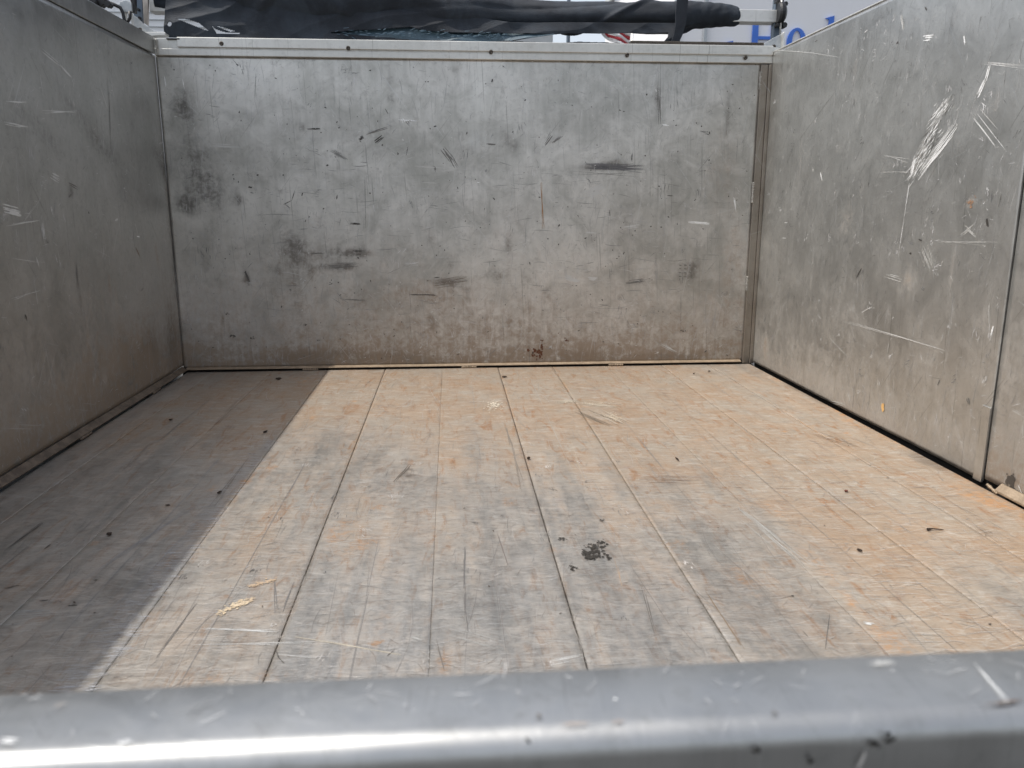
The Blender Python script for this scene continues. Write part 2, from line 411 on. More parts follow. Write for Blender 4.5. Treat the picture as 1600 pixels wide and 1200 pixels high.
# ---- end wall
SB = Surf((0, D, 0), (1, 0, 0), (0, 0, 1), (0, -1, 0), .003, 3.1)
def bl(sf, px, py, rx, ry, ang, amt, ch, k=.0024):           # blob given where it sits on the sheet, radii in survey units
    u, v = sf.uv(px, py); return (u, v, rx*k, ry*k, ang, amt, ch)
B = []
for a in [(285, 165, 22, 30, 0, .75, 0), (290, 320, 16, 14, 0, .9, 0), (330, 300, 40, 45, .3, .55, 0), (300, 250, 35, 60, 0, .5, 0), (462, 385, 16, 22, 0, .7, 0),
          (500, 400, 45, 40, 0, .35, 0), (545, 397, 40, 7, 0, .55, 0), (530, 417, 34, 6, 0, .7, 0), (555, 395, 20, 8, 0, .6, 0), (950, 261, 55, 6, 0, .9, 0), (955, 250, 20, 12, 0, .35, 0),
          (700, 442, 40, 7, -.2, .7, 0), (775, 430, 25, 12, 0, .6, 0), (820, 350, 40, 120, 0, .2, 0), (560, 460, 18, 30, 0, .4, 0), (465, 450, 14, 60, 0, .4, 0),
          (1137, 180, 7, 50, 0, .6, 0), (1030, 160, 9, 45, 0, .35, 0), (548, 130, 8, 40, 0, .4, 0), (613, 155, 9, 7, 0, .6, 0), (528, 241, 16, 4, -.5, .7, 0), (865, 218, 18, 7, .6, .4, 0),
          (1000, 440, 30, 7, 0, .45, 0), (1145, 405, 7, 6, 0, .5, 0), (680, 130, 12, 6, 0, .3, 0), (975, 330, 25, 35, 0, .35, 0), (1070, 425, 22, 18, 0, .4, 0), (440, 400, 30, 60, 0, .3, 0),
          (720, 240, 12, 30, .3, .3, 0), (386, 433, 5, 14, .3, .8, 0)]:
    B.append(bl(SB, *a))
for k in range(26):                                           # dirt thrown up from the floor
    x = rng.uniform(0, W); B.append((x, rng.uniform(0, .05), rng.uniform(.06, .2), rng.uniform(.02, .05), 0, rng.uniform(.35, .7), rng.integers(0, 2)))
B += [bl(SB, 1130, 260, 30, 80, 0, .35, 1), bl(SB, 1145, 420, 20, 90, 0, .35, 1), bl(SB, 843, 545, 7, 13, .3, .9, 1), bl(SB, 665, 460, 70, 20, 0, .25, 1)]
for k in range(40):
    B.append((rng.uniform(0.2, W), rng.uniform(.3, H), rng.uniform(.01, .06), rng.uniform(.02, .06), 0, rng.uniform(.15, .45), 2))
for k in range(60):
    B.append((rng.uniform(0.1, W), rng.uniform(.1, H), rng.uniform(.006, .03), rng.uniform(.008, .05), 0, rng.uniform(.2, .5), 0))
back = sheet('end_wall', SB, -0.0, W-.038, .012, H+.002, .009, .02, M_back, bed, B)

def rand_marks(mk, n, u0, u1, v0, v1, bright=.5, ln=(.01, .05), wd=(.0006, .0016), base=.36, contrast=1.0, angs=None, warm=0.0):
    u = rng.uniform(u0, u1, n); v = rng.uniform(v0, v1, n)
    a = rng.uniform(0, math.pi, n) if angs is None else rng.choice(angs, n)+rng.normal(0, .12, n)
    L = rng.uniform(0, 1, n)**2.2*(ln[1]-ln[0])+ln[0]; wd_ = rng.uniform(*wd, n)
    br = rng.random(n) < bright
    val = np.where(br, base+contrast*rng.uniform(.06, .34, n)**1.0, np.maximum(.04, base-contrast*rng.uniform(.06, .26, n)))
    col = np.stack([val*(1+warm), val, val*(1-warm)], -1)
    mk.strokes(u, v, a, L, wd_, col, rng.normal(0, .25, n), 3)
LIGHT = (.86, .87, .86); PALE = (.58, .58, .56); DARK = (.06, .055, .05); GREY = (.17, .165, .155); BROWN = (.17, .10, .055); RUST = (.12, .045, .02)

def clusters(mk, n, u0, u1, v0, v1, base=.36, size=.04, per=8, bright=.6, warm=0.):
    """scuffs: tight sheaves of nearly parallel short strokes"""
    for k in range(n):
        cu, cv = rng.uniform(u0, u1), rng.uniform(v0, v1); a = rng.uniform(0, math.pi) if rng.random() < .6 else math.pi/2
        m = rng.integers(3, per); s = rng.uniform(.2, 1)*size
        b = rng.random() < bright
        val = base+(rng.uniform(.1, .32) if b else -rng.uniform(.1, .25)); val = max(val, .05)
        mk.strokes(rng.normal(cu, s*.35, m), rng.normal(cv, s*.35, m), a+rng.normal(0, .15, m), rng.uniform(.3, 1, m)*s, rng.uniform(.0007, .0022, m),
                   np.array([val*(1+warm), val, val*(1-warm)])*np.ones((m, 3)), rng.normal(0, .3, m), 3)

mk = Marks(SB)
rand_marks(mk, 2600, .01, W-.05, .02, H, .55, (.003, .03), (.0006, .0017), .40, .7)
rand_marks(mk, 900, .01, W-.05, .02, H, .45, (.01, .12), (.0006, .0013), .38, .45, angs=[math.pi/2])
rand_marks(mk, 350, .3, W-.05, .12, .75, .35, (.01, .09), (.0007, .0018), .34, .8, angs=[0])
clusters(mk, 110, .03, W-.06, .05, H-.02)
nf = 520; mk.flecks(rng.uniform(.02, W-.05, nf), rng.uniform(.02, H, nf), rng.uniform(.0008, .0028, nf)**1.0,
                    np.where(rng.random(nf)[:, None] < .6, A(DARK), A(PALE)), rng.uniform(.6, 2.4, nf), rng.uniform(0, 3, nf))
for a, b, wd, c, n, sp in [((475, 201), (500, 201), .003, DARK, 4, .002), ((560, 219), (568, 215), .0025, DARK, 7, .003), ((585, 224), (598, 214), .0025, DARK, 10, .003), ((596, 228), (599, 226), .002, DARK, 3, .001),
                   ((611, 196), (573, 209), .003, GREY, 3, .002), ((515, 234), (542, 248), .0018, (.22,.22,.21), 10, .003), ((600, 167), (607, 178), .003, GREY, 2, .001), ((677, 199), (682, 197), .005, DARK, 2, .001),
                   ((678, 258), (681, 268), .003, GREY, 2, .001), ((638, 228), (635, 242), .003, GREY, 2, .001), ((387, 292), (394, 293), .005, DARK, 3, .001), ((461, 296), (456, 313), .0025, DARK, 1, 0), ((456, 313), (444, 319), .0025, DARK, 1, 0),
                   ((444, 318), (453, 325), .003, DARK, 1, 0), ((527, 304), (526, 311), .004, DARK, 1, 0), ((382, 423), (390, 444), .004, (.1, .095, .09), 6, .003), ((545, 350), (562, 350), .003, DARK, 4, .002), ((482, 396), (507, 396), .0025, GREY, 3, .001),
                   ((550, 394), (568, 394), .0025, DARK, 4, .004), ((507, 418), (557, 414), .0016, GREY, 14, .006), ((527, 468), (573, 469), .002, GREY, 3, .001), ((636, 460), (679, 461), .0025, DARK, 3, .001), ((673, 434), (687, 433), .003, DARK, 3, .001),
                   ((674, 447), (727, 437), .0018, (.2, .17, .14), 16, .008), ((323, 227), (377, 229), .0018, PALE, 8, .004), ((619, 188), (655, 189), .0022, LIGHT, 4, .001), ((628, 184), (632, 191), .0025, LIGHT, 3, .002), ((657, 286), (686, 286), .002, PALE, 2, .001),
                   ((495, 245), (510, 248), .003, PALE, 6, .005), ((303, 205), (306, 198), .004, PALE, 2, .002), ((285, 122), (288, 138), .0025, LIGHT, 1, 0), ((256, 116), (259, 136), .0025, LIGHT, 2, .002), ((305, 152), (309, 168), .003, PALE, 2, .001), ((305, 505), (315, 498), .003, PALE, 3, .003),
                   ((390, 300), (396, 302), .003, GREY, 1, 0), ((570, 265), (571, 350), .0016, GREY, 1, 0), ((400, 110), (398, 155), .0014, GREY, 1, 0),
                   ((769, 122), (768, 129), .005, DARK, 2, .001), ((758, 225), (774, 226), .003, GREY, 3, .001), ((850, 229), (862, 212), .0028, GREY, 4, .003), ((862, 226), (879, 211), .0028, GREY, 4, .003),
                   ((845, 271), (848, 352), .0028, (.36, .2, .1), 2, .0008), ((905, 258), (1000, 263), .0018, (.15, .15, .155), 22, .007), ((920, 262), (985, 259), .002, (.09, .09, .095), 10, .003), ((988, 236), (986, 253), .003, GREY, 2, .001),
                   ((912, 305), (942, 292), .0035, PALE, 12, .007), ((918, 310), (935, 297), .003, PALE, 6, .006), ((912, 363), (934, 364), .004, PALE, 4, .002), ((971, 356), (998, 353), .003, PALE, 4, .002), ((1072, 347), (1106, 348), .0045, LIGHT, 4, .0015),
                   ((1146, 307), (1150, 330), .003, LIGHT, 3, .001), ((880, 433), (905, 438), .006, PALE, 6, .003), ((917, 434), (933, 435), .005, PALE, 6, .003), ((952, 327), (953, 337), .003, DARK, 1, 0), ((975, 442), (1010, 438), .0035, GREY, 6, .003),
                   ((1030, 132), (1031, 190), .003, GREY, 3, .003), ((1034, 194), (1045, 195), .004, LIGHT, 3, .002), ((1030, 535), (1056, 549), .002, PALE, 6, .004), ((885, 271), (995, 272), .0014, GREY, 2, .001), ((1040, 305), (1055, 306), .003, GREY, 2, .001),
                   ((745, 285), (749, 285), .004, LIGHT, 1, 0), ((988, 275), (999, 284), .002, PALE, 2, .002), ((640, 262), (700, 262), .002, PALE, 2, .003), ((690, 230), (706, 250), .003, GREY, 8, .006), ((700, 240), (712, 262), .002, GREY, 6, .006)]:
    mk.line(a, b, wd, c, n, sp)
for k in range(4):
    for j in range(3): mk.line((1060+j*8, 414+k*6), (1065+j*8, 414.5+k*6), .003, GREY, 2, .0008)
for p, r, n in [((355, 490), .006, 8), ((365, 525), .008, 10), ((394, 527), .007, 8), ((477, 507), .005, 6), ((498, 532), .005, 6), ((517, 444), .005, 6), ((1067, 517), .006, 8), ((812, 510), .004, 5)]:
    mk.spot(p, r, DARK, n, r*.7, r*.4)
mk.spot((840, 552), .012, RUST, 30, .012, .01); mk.spot((846, 538), .010, RUST, 14, .003, .02); mk.spot((884, 530), .006, RUST, 8, .004, .005); mk.spot((873, 520), .004, RUST, 5)
mk.build('scratches', M_wallmark, back)

# ---- corner post at the right of the end wall, with weld beads
post = obj('corner_post', box_mesh('corner_post', W-.0385, W-.012, D-.006, D+.03, .0, H-.001, .002), M_post, bed)
obj('corner_strip', box_mesh('corner_strip', W-.0118, W+.004, D-.011, D+.03, .0, H-.002, .0015), M_post, bed)
def bead(p0, p1, r, parent, n=9, mat=M_weld, flat=.5):
    m = MB(); p0 = A(p0, float); p1 = A(p1, float)
    for i in range(n):
        c = p0+(p1-p0)*(i+.5)/n
        import bmesh as _b
        q = 6
        vs = [c+A((0, 0, 0))]
        ring = []
        d = (p1-p0)/np.linalg.norm(p1-p0); s1 = np.cross(d, (0.3, -1, .5)); s1 /= np.linalg.norm(s1); s2 = np.cross(d, s1)
        st = np.linalg.norm(p1-p0)/n*.75; rr = r*rng.uniform(.8, 1.2)
        V = [c-d*st]+[c+(s1*math.cos(k*math.pi/3)+s2*math.sin(k*math.pi/3))*rr for k in range(6)]+[c+d*st]
        F = [(0, 1+k, 1+(k+1) % 6) for k in range(6)]+[(7, 1+(k+1) % 6, 1+k) for k in range(6)]
        m.add(V, F)
    return obj('weld_bead', m.mesh('weld_bead', smooth=True), mat, parent)
for a, b in [((1183, 112), (1181, 140)), ((1172, 285), (1170, 317)), ((1161, 432), (1159, 455))]:
    p = hit(*a, 1, D-.002); q = hit(*b, 1, D-.002); p[0] = q[0] = W-.0385
    bead(p, q, .0062, bed, 13)

# ---- rail over the end wall
rail = MB(); rail.box(.0, W+.02, D-.010, D+.05, H+.002, H+.024); rr_ = obj('top_rail', rail.mesh('top_rail', bevel=.002), M_rail, bed)
cap = MB(); cap.box(.078, W-.001, D-.0145, D+.055, H+.0275, RT); obj('rail_cap', cap.mesh('rail_cap', bevel=.0025), M_rail, rr_)
inn = MB(); inn.box(.0, W+.02, D-.008, D+.05, H+.0235, RT-.004); obj('rail_web', inn.mesh('rail_web', bevel=.001), M_rail, rr_)
for px, py in [(346, 68), (544, 75), (767, 81), (980, 86), (1165, 90)]:
    p = hit(px, py, 1, D-.0145); m = MB()
    y = D-.0145
    prof = [(0.0072, 0.0004), (.0072, -.0012), (.0055, -.0026), (.003, -.0030), (.0028, -.0018)]
    n = 14; vs = []; fs = []
    for r_, dy in prof:
        for k in range(n): vs.append((p[0]+r_*math.cos(2*math.pi*k/n), y+dy, p[2]+r_*math.sin(2*math.pi*k/n)))
    for i in range(len(prof)-1):
        for k in range(n): fs.append((i*n+k, i*n+(k+1) % n, (i+1)*n+(k+1) % n, (i+1)*n+k))
    fs.append(tuple((len(prof)-1)*n+k for k in range(n)))
    m.add(vs, fs); obj('screw', m.mesh('screw', smooth=True), M_screw, rr_)
# mitred end of the side rail and its weld
bead((.012, D-.012, H+.006), (.010, D-.012, RT-.008), .0045, bed, 12)
sl = MB(); sl.box(.045, .088, D-.0152, D-.006, RT-.0085, RT-.005); obj('drain_slot', sl.mesh('drain_slot'), M_black, rr_)

# ---- left wall
SL = Surf((0, 0, 0), (0, 1, 0), (0, 0, 1), (1, 0, 0), .003, 9.4)
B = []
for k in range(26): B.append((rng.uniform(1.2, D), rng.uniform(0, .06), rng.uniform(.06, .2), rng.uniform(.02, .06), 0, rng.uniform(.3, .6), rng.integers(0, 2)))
for a in [(150, 215, 120, 22, 2.7, .5, 0), (60, 200, 90, 20, 2.7, .4, 0), (250, 250, 60, 22, 2.6, .45, 0), (120, 620, 90, 30, 0, .5, 1), (265, 350, 14, 120, 0, .35, 0), (270, 540, 26, 60, 0, .9, 0), (230, 570, 60, 40, 0, .7, 0), (200, 590, 80, 50, 0, .8, 1), (110, 300, 12, 14, 0, .6, 0), (122, 445, 5, 22, 0, .5, 0), (170, 440, 6, 14, .3, .5, 1), (245, 400, 4, 20, .2, .4, 1)]:  # leading dark bands are a reflection painted in, the rest is dirt
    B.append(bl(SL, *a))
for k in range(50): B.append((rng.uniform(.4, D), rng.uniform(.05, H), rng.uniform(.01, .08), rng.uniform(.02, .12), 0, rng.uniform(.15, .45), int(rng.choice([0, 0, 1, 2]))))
left = sheet('left_wall', SL, .31, D, .022, H+.002, .012, .02, M_left_shaded, bed, B)
mk = Marks(SL)
rand_marks(mk, 2600, .8, D, .03, H, .65, (.003, .03), (.0005, .0013), .37, .8)
rand_marks(mk, 500, .4, D, .03, H, .6, (.02, .14), (.0006, .0013), .36, .5, angs=[math.pi/2])
clusters(mk, 90, .8, D, .05, H-.02, bright=.75)
for a, b, wd, c, n, sp in [((60, 75), (95, 105), .002, PALE, 5, .003), ((85, 95), (112, 124), .003, PALE, 4, .002), ((60, 173), (118, 176), .0025, PALE, 3, .001), ((0, 157), (40, 160), .002, PALE, 3, .001), ((0, 192), (42, 200), .002, PALE, 4, .002),
                   ((60, 110), (66, 155), .0015, PALE, 2, .001), ((170, 120), (173, 240), .0018, GREY, 3, .002), ((155, 130), (168, 170), .0015, PALE, 3, .002), ((0, 325), (30, 333), .004, PALE, 8, .006), ((64, 343), (67, 372), .003, PALE, 6, .003), ((77, 322), (82, 335), .003, PALE, 4, .003),
                   ((0, 353), (60, 346), .0015, PALE, 2, .001), ((178, 345), (185, 342), .004, PALE, 3, .002), ((210, 347), (216, 368), .002, PALE, 3, .001), ((213, 368), (218, 370), .004, LIGHT, 2, .001), ((10, 468), (60, 455), .0012, PALE, 3, .002),
                   ((105, 285), (120, 293), .003, GREY, 4, .002), ((105, 310), (113, 300), .004, GREY, 4, .003), ((118, 405), (124, 455), .003, GREY, 4, .002), ((211, 385), (218, 400), .003, BROWN, 2, .001), ((138, 330), (139, 334), .005, DARK, 1, 0), ((225, 448), (220, 456), .003, GREY, 3, .002),
                   ((30, 355), (60, 310), .001, PALE, 2, .002), ((75, 270), (92, 280), .003, PALE, 5, .004), ((55, 400), (60, 418), .003, PALE, 3, .002), ((10, 405), (70, 408), .001, PALE, 2, .001), ((39, 490), (42, 500), .004, DARK, 2, .001)]:
    mk.line(a, b, wd, c, n, sp)
mk.build('scratches', M_wallmark, left)
m = MB(); m.prism([(0, .31, H-.06), (0, 1.2, H+.004), (0, D-.0105, H+.005), (0, D-.0105, RT), (0, 2.3, RT-.001), (0, 1.47, 1.122), (0, .94, 1.09), (0, .31, 1.05)], (-.05, 0, 0), (.0035, 0, 0)); obj('side_rail', m.mesh('side_rail', bevel=.002), M_left_shaded, left)  # rail top sloped down out of view to shape its shadow edge
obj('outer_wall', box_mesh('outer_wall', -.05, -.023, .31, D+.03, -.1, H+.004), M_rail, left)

# fillet strips where walls meet the floor
def lip(name, pts, ext, mat, parent):
    m = MB(); m.prism(pts, (0, 0, 0), ext); return obj(name, m.mesh(name, bevel=.0008), mat, parent)
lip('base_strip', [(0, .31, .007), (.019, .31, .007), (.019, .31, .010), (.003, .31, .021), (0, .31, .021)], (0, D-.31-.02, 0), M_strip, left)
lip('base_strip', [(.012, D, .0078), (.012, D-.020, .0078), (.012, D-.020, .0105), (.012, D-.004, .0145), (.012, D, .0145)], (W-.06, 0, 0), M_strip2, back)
for px in (485, 733, 962):                                       # tack welds along the strips
    p = hit(px, 579, 1, D-.02); bead((p[0]-.028, D-.0205, .004), (p[0]+.028, D-.0205, .004), .0045, back, 9, M_strip2)
for y in (2.62, 2.1, 1.62):
    bead((.019, y-.035, .004), (.019, y+.035, .004), .0045, left, 9, M_strip)

# ---- right wall: far sheet standing a little clear of the floor, near sheet behind it
SR = Surf((W, 0, 0), (0, 1, 0), (0, 0, 1), (-1, 0, 0), .0026, 21.7)
YS = 1.580
B = []
for a in [(1450, 420, 30, 30, .5, .3, 2), (1340, 430, 8, 14, .3, .6, 0), (1375, 240, 20, 14, .3, .4, 0), (1545, 340, 8, 10, 0, .5, 0), (1516, 317, 10, 8, 0, .75, 1), (1500, 95, 90, 30, 0, .2, 0), (1400, 60, 60, 30, 0, .2, 0),
          (1580, 752, 7, 8, 0, .9, 0), (1250, 250, 10, 60, 0, .3, 1), (1300, 240, 14, 10, 0, .35, 0), (1440, 155, 14, 40, .6, .3, 0)]:
    B.append(bl(SR, *a, k=.0018))
for k in range(70): B.append((rng.uniform(1.0, D), rng.uniform(.05, 1.1), rng.uniform(.008, .05), rng.uniform(.01, .07), 0, rng.uniform(.15, .45), int(rng.choice([0, 0, 1, 2]))))
right = sheet('right_wall', SR, YS+.0035, D-.0125, .006, HR, .010, .004, M_side, bed, B, .5)
SR2 = Surf((W+.0025, 0, 0), (0, 1, 0), (0, 0, 1), (-1, 0, 0), .0012, 31.7)
near = sheet('right_wall', SR2, .31, YS-.0005, .012, HR, .014, .004, M_side, bed, B)
mk = Marks(SR, 1.0, (YS+.005, D-.014, .006, HR-.003))
rand_marks(mk, 2600, YS+.02, D-.03, .03, HR-.01, .6, (.002, .022), (.0004, .0012), .40, 1.0)
rand_marks(mk, 700, YS+.02, D-.03, .03, HR-.02, .5, (.01, .1), (.0005, .0012), .38, .6, angs=[math.pi/2, 1.8])
clusters(mk, 210, YS+.03, D-.04, .05, HR-.04, .40, .022, bright=.65)
for k in range(210):                                              # the big scraped patch
    f = rng.random(); a = (1485-55*f+rng.normal(0, 6), 150+118*f+rng.normal(0, 5)); L_ = rng.uniform(4, 17); g_ = rng.uniform(.35, .9)
    mk.line(a, (a[0]-L_*g_, a[1]+L_*.9), rng.uniform(.0006, .0022), LIGHT if rng.random() < .55 else (.6, .6, .58) if rng.random() < .6 else GREY, 1)
for a, b, wd, c, n, sp in [((1503, 182), (1436, 272), .0014, LIGHT, 16, .006), ((1494, 205), (1440, 270), .0018, LIGHT, 12, .004), ((1432, 240), (1424, 272), .002, LIGHT, 12, .005), ((1423, 276), (1414, 335), .0022, LIGHT, 2, .0006), ((1414, 335), (1404, 397), .0015, LIGHT, 1, 0),
                   ((1548, 98), (1541, 125), .0018, LIGHT, 8, .002), ((1541, 122), (1528, 150), .0018, LIGHT, 9, .003), ((1530, 99), (1598, 104), .0009, (.62,.62,.6), 6, .002), ((1514, 176), (1564, 236), .0014, LIGHT, 2, .0008), ((1523, 172), (1568, 230), .0013, LIGHT, 1, 0), ((1530, 168), (1558, 200), .0015, PALE, 1, 0),
                   ((1367, 269), (1424, 269), .0013, PALE, 2, .0008), ((1375, 241), (1422, 252), .0013, PALE, 2, .001), ((1437, 377), (1558, 380), .0007, (.52,.52,.5), 5, .002), ((1441, 380), (1456, 420), .0009, (.5,.5,.48), 22, .010), ((1338, 437), (1347, 419), .0035, DARK, 3, .001),
                   ((1547, 528), (1551, 510), .004, LIGHT, 3, .001), ((1544, 510), (1545, 475), .0015, PALE, 2, .001), ((1297, 499), (1516, 552), .0013, PALE, 3, .001), ((1346, 489), (1362, 480), .002, PALE, 3, .001), ((1225, 348), (1231, 347.5), .002, LIGHT, 1, 0), ((1221, 372), (1228, 372), .002, LIGHT, 1, 0),
                   ((1226, 350), (1226, 354), .0012, GREY, 1, 0), ((1230, 350), (1230, 354), .0012, GREY, 1, 0), ((1356, 293), (1358, 284), .003, GREY, 2, .001), ((1434, 373), (1440, 376), .004, DARK, 2, .001), ((1420, 396), (1424, 397), .004, DARK, 2, .001), ((1560, 325), (1565, 305), .002, GREY, 1, 0),
                   ((1541, 340), (1543, 355), .004, DARK, 3, .002), ((1505, 350), (1525, 370), .0015, PALE, 3, .004), ((1525, 350), (1503, 370), .0015, PALE, 3, .004), ((1380, 430), (1410, 440), .002, PALE, 4, .004), ((1440, 60), (1460, 58), .004, LIGHT, 3, .003), ((1408, 20), (1412, 45), .002, PALE, 5, .003),
                   ((1505, 55), (1507, 70), .003, LIGHT, 3, .002), ((1350, 50), (1356, 46), .003, PALE, 3, .002), ((1400, 68), (1404, 66), .004, DARK, 2, .001), ((1445, 10), (1448, 16), .004, DARK, 1, 0), ((1282, 268), (1285, 282), .003, LIGHT, 4, .002), ((1272, 268), (1270, 262), .003, PALE, 3, .002), ((1271, 66), (1277, 62), .004, GREY, 2, .001),
                   ((1318, 660), (1335, 690), .001, PALE, 1, 0), ((1430, 690), (1445, 708), .0015, PALE, 2, .001), ((1295, 625), (1320, 632), .0012, PALE, 4, .004), ((1325, 610), (1330, 628), .0015, PALE, 4, .004), ((1390, 530), (1385, 560), .0012, PALE, 2, .001), ((1455, 590), (1470, 592), .001, GREY, 1, 0),
                   ((1512, 620), (1514, 632), .003, GREY, 5, .003), ((1468, 592), (1464, 602), .004, GREY, 3, .001), ((1290, 522), (1330, 560), .0012, PALE, 2, .001), ((1240, 230), (1300, 150), .0012, GREY, 1, 0)]:
    mk.line(a, b, wd, c, n, sp)
mk.spot((1516, 317), .008, (.32, .2, .13), 12)
mk.build('scratches', M_wallmark, right)
mk = Marks(SR2)
rand_marks(mk, 900, .9, YS-.01, .02, 1.1, .55, (.003, .05), (.0004, .0013), .38, .8)
mk.spot((1580, 752), .012, DARK, 40, .006, .006); mk.line((1590, 756), (1597, 770), .002, PALE, 3, .002); mk.line((1580, 640), (1600, 652), .001, PALE, 3, .002)
mk.build('scratches', M_wallmark, near)
tab = obj('patch_plate', box_mesh('patch_plate', W-.0022, W+.003, YS+.004, YS+.032, .002, .17, .0008), M_side, right)
st = Marks(SR)                                                    # orange sticker scrap
st.flecks(np.array([SR.uv(1380, 636)[0]]*3), SR.uv(1380, 636)[1]+rng.normal(0, .003, 3), .008, (.72, .45, .18), 1.0, 0.4, .0012)
so = st.build('sticker_scrap', M_floormark, right)
if 'kind' in so: del so['kind']
# folded top flange and dark cavity under the far sheet
m = MB(); m.box(W-.001, W+.045, .31, D+.05, HR+.0005, HR+.005); obj('top_flange', m.mesh('top_flange', bevel=.0015), M_rail, right)
obj('outer_wall', box_mesh('outer_wall', W+.02, W+.045, .31, D+.03, -.1, HR), M_rail, right)
obj('bottom_cavity', box_mesh('bottom_cavity', W+.012, W+.019, .31, D, -.02, .05, 0), M_black, right)
# thin raised pale line running from the corner
cr = [SR.P(A(SR.uv(x, y)[0]), A(SR.uv(x, y)[1]), A(-.0003)) for x, y in [(1210, 79), (1240, 80.5), (1270, 83), (1300, 88), (1325, 91)]]
m = MB(); m.tube(cr, [.0012, .0012, .0009, .0006, .0001], 6, cap=False); obj('pale_ridge', m.mesh('pale_ridge', smooth=True), M_rail, right)
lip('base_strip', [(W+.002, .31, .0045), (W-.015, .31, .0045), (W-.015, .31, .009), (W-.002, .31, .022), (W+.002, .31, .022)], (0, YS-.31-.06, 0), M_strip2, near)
bead((W-.016, YS-.07, .004), (W-.004, YS-.02, .006), .004, near, 8, M_strip2)

# ---- floor planks (extruded, tongue-and-groove, running lengthwise)
seams = [.016, .113, .320, .521, .731, .942, 1.150, 1.355, 1.563, 1.771, 1.952, W-.013]
FL = Surf((0, 0, 0), (1, 0, 0), (0, 1, 0), (0, 0, 1), 0.0, 4.4)
B = []
def fb(px, py, ru, rv, amt, ch, ang=0): 
    u, v = FL.uv(px, py); return (u, v, ru, rv, ang, amt, ch)
B += [(1.2, 2.75, 1.0, .5, 0, .75, 1), (1.9, 1.9, .5, .6, 0, .7, 1), (1.3, 2.1, .35, .4, 0, .55, 1), (2.05, 1.4, .3, .5, 0, .6, 1), (.9, 2.5, .5, .3, 0, .25, 1), (.5, 2.3, .3, .3, 0, .3, 1),
      (.2, 2.4, .3, .5, 0, .35, 1), (1.7, 1.1, .12, .4, 0, .5, 1), (1.1, 1.6, .4, .4, 0, .15, 1)]
B += [(1.95, 1.3, .35, .6, 0, .3, 1), (1.3, 2.45, 1.5, .75, 0, .34, 1), (.9, 1.7, .12, .7, 0, .2, 1), (.62, 1.4, .04, .4, 0, .35, 1), (.78, 1.5, .05, .4, 0, .35, 1), (1.3, 1.3, .04, .5, 0, .25, 1), (.75, 1.1, .4, .3, 0, -.35, 1), (1.2, 1.05, .25, .2, 0, -.3, 1)]
B += [fb(540, 822, .04, .07, .42, 2), fb(560, 852, .03, .04, .42, 2), fb(520, 840, .02, .06, .4, 2), fb(530, 870, .03, .03, .3, 2), fb(592, 792, .02, .035, .6, 2), fb(425, 730, .015, .025, .7, 2), fb(572, 700, .02, .015, .5, 2), fb(552, 722, .015, .05, .4, 2),
      fb(1172, 682, .008, .016, 1, 2), fb(1224, 674, .014, .016, .8, 2), fb(740, 720, .03, .06, .35, 2), fb(830, 730, .03, .05, .3, 2), fb(1055, 850, .03, .03, .5, 2), fb(1215, 800, .012, .10, .5, 2), fb(1280, 880, .014, .10, .55, 2), fb(1330, 940, .012, .06, .5, 2), fb(1390, 1000, .035, .06, .6, 2), fb(1520, 775, .035, .09, .6, 2),
      fb(600, 970, .02, .12, .3, 2), fb(340, 1060, .03, .02, .5, 2), fb(430, 1055, .03, .02, .5, 2), fb(942, 930, .012, .012, .6, 2), fb(1100, 690, .04, .12, .3, 2), fb(920, 600, .1, .12, .3, 2), fb(480, 590, .1, .08, .4, 2),
      fb(640, 733, .012, .010, .8, 0), fb(641, 743, .016, .012, 1, 0), fb(838, 968, .014, .012, .6, 0), fb(175, 915, .03, .03, .6, 0), fb(490, 918, .02, .02, .5, 0), fb(1050, 755, .09, .03, .45, 0), fb(1540, 832, .03, .025, .6, 0), fb(1160, 640, .04, .03, .25, 0),
      fb(570, 1030, .03, .02, .3, 0), fb(640, 600, .05, .03, .3, 0)]
for k in range(60): B.append((rng.uniform(0, W), rng.uniform(.8, 2.9), rng.uniform(.006, .022), rng.uniform(.008, .04), 0, rng.uniform(.3, .75), 2))
for k in range(26): B.append((rng.uniform(0, W), rng.uniform(.8, 2.9), rng.uniform(.01, .05), rng.uniform(.01, .12), 0, rng.uniform(.2, .5), int(rng.choice([0, 2]))))
for y in np.linspace(.5, 2.9, 22):                                # dirt gathered along the edges
    B.append((rng.uniform(0, .03), y, .03, .1, 0, rng.uniform(.3, .7), 0)); B.append((W-rng.uniform(0, .04), y, .03, .1, 0, rng.uniform(.2, .6), int(rng.choice([0, 2]))))
for s_ in seams[1:-1]:
    for k in range(5): B.append((s_+rng.normal(0, .006), rng.uniform(.8, 2.9), .006, rng.uniform(.05, .3), 0, rng.uniform(.2, .5), int(rng.choice([0, 1, 2]))))
GAP = [.001, .0001, .0002, .00045, .0008, .0001, .0009, .0005, .0001, .0005, .0006, .001]
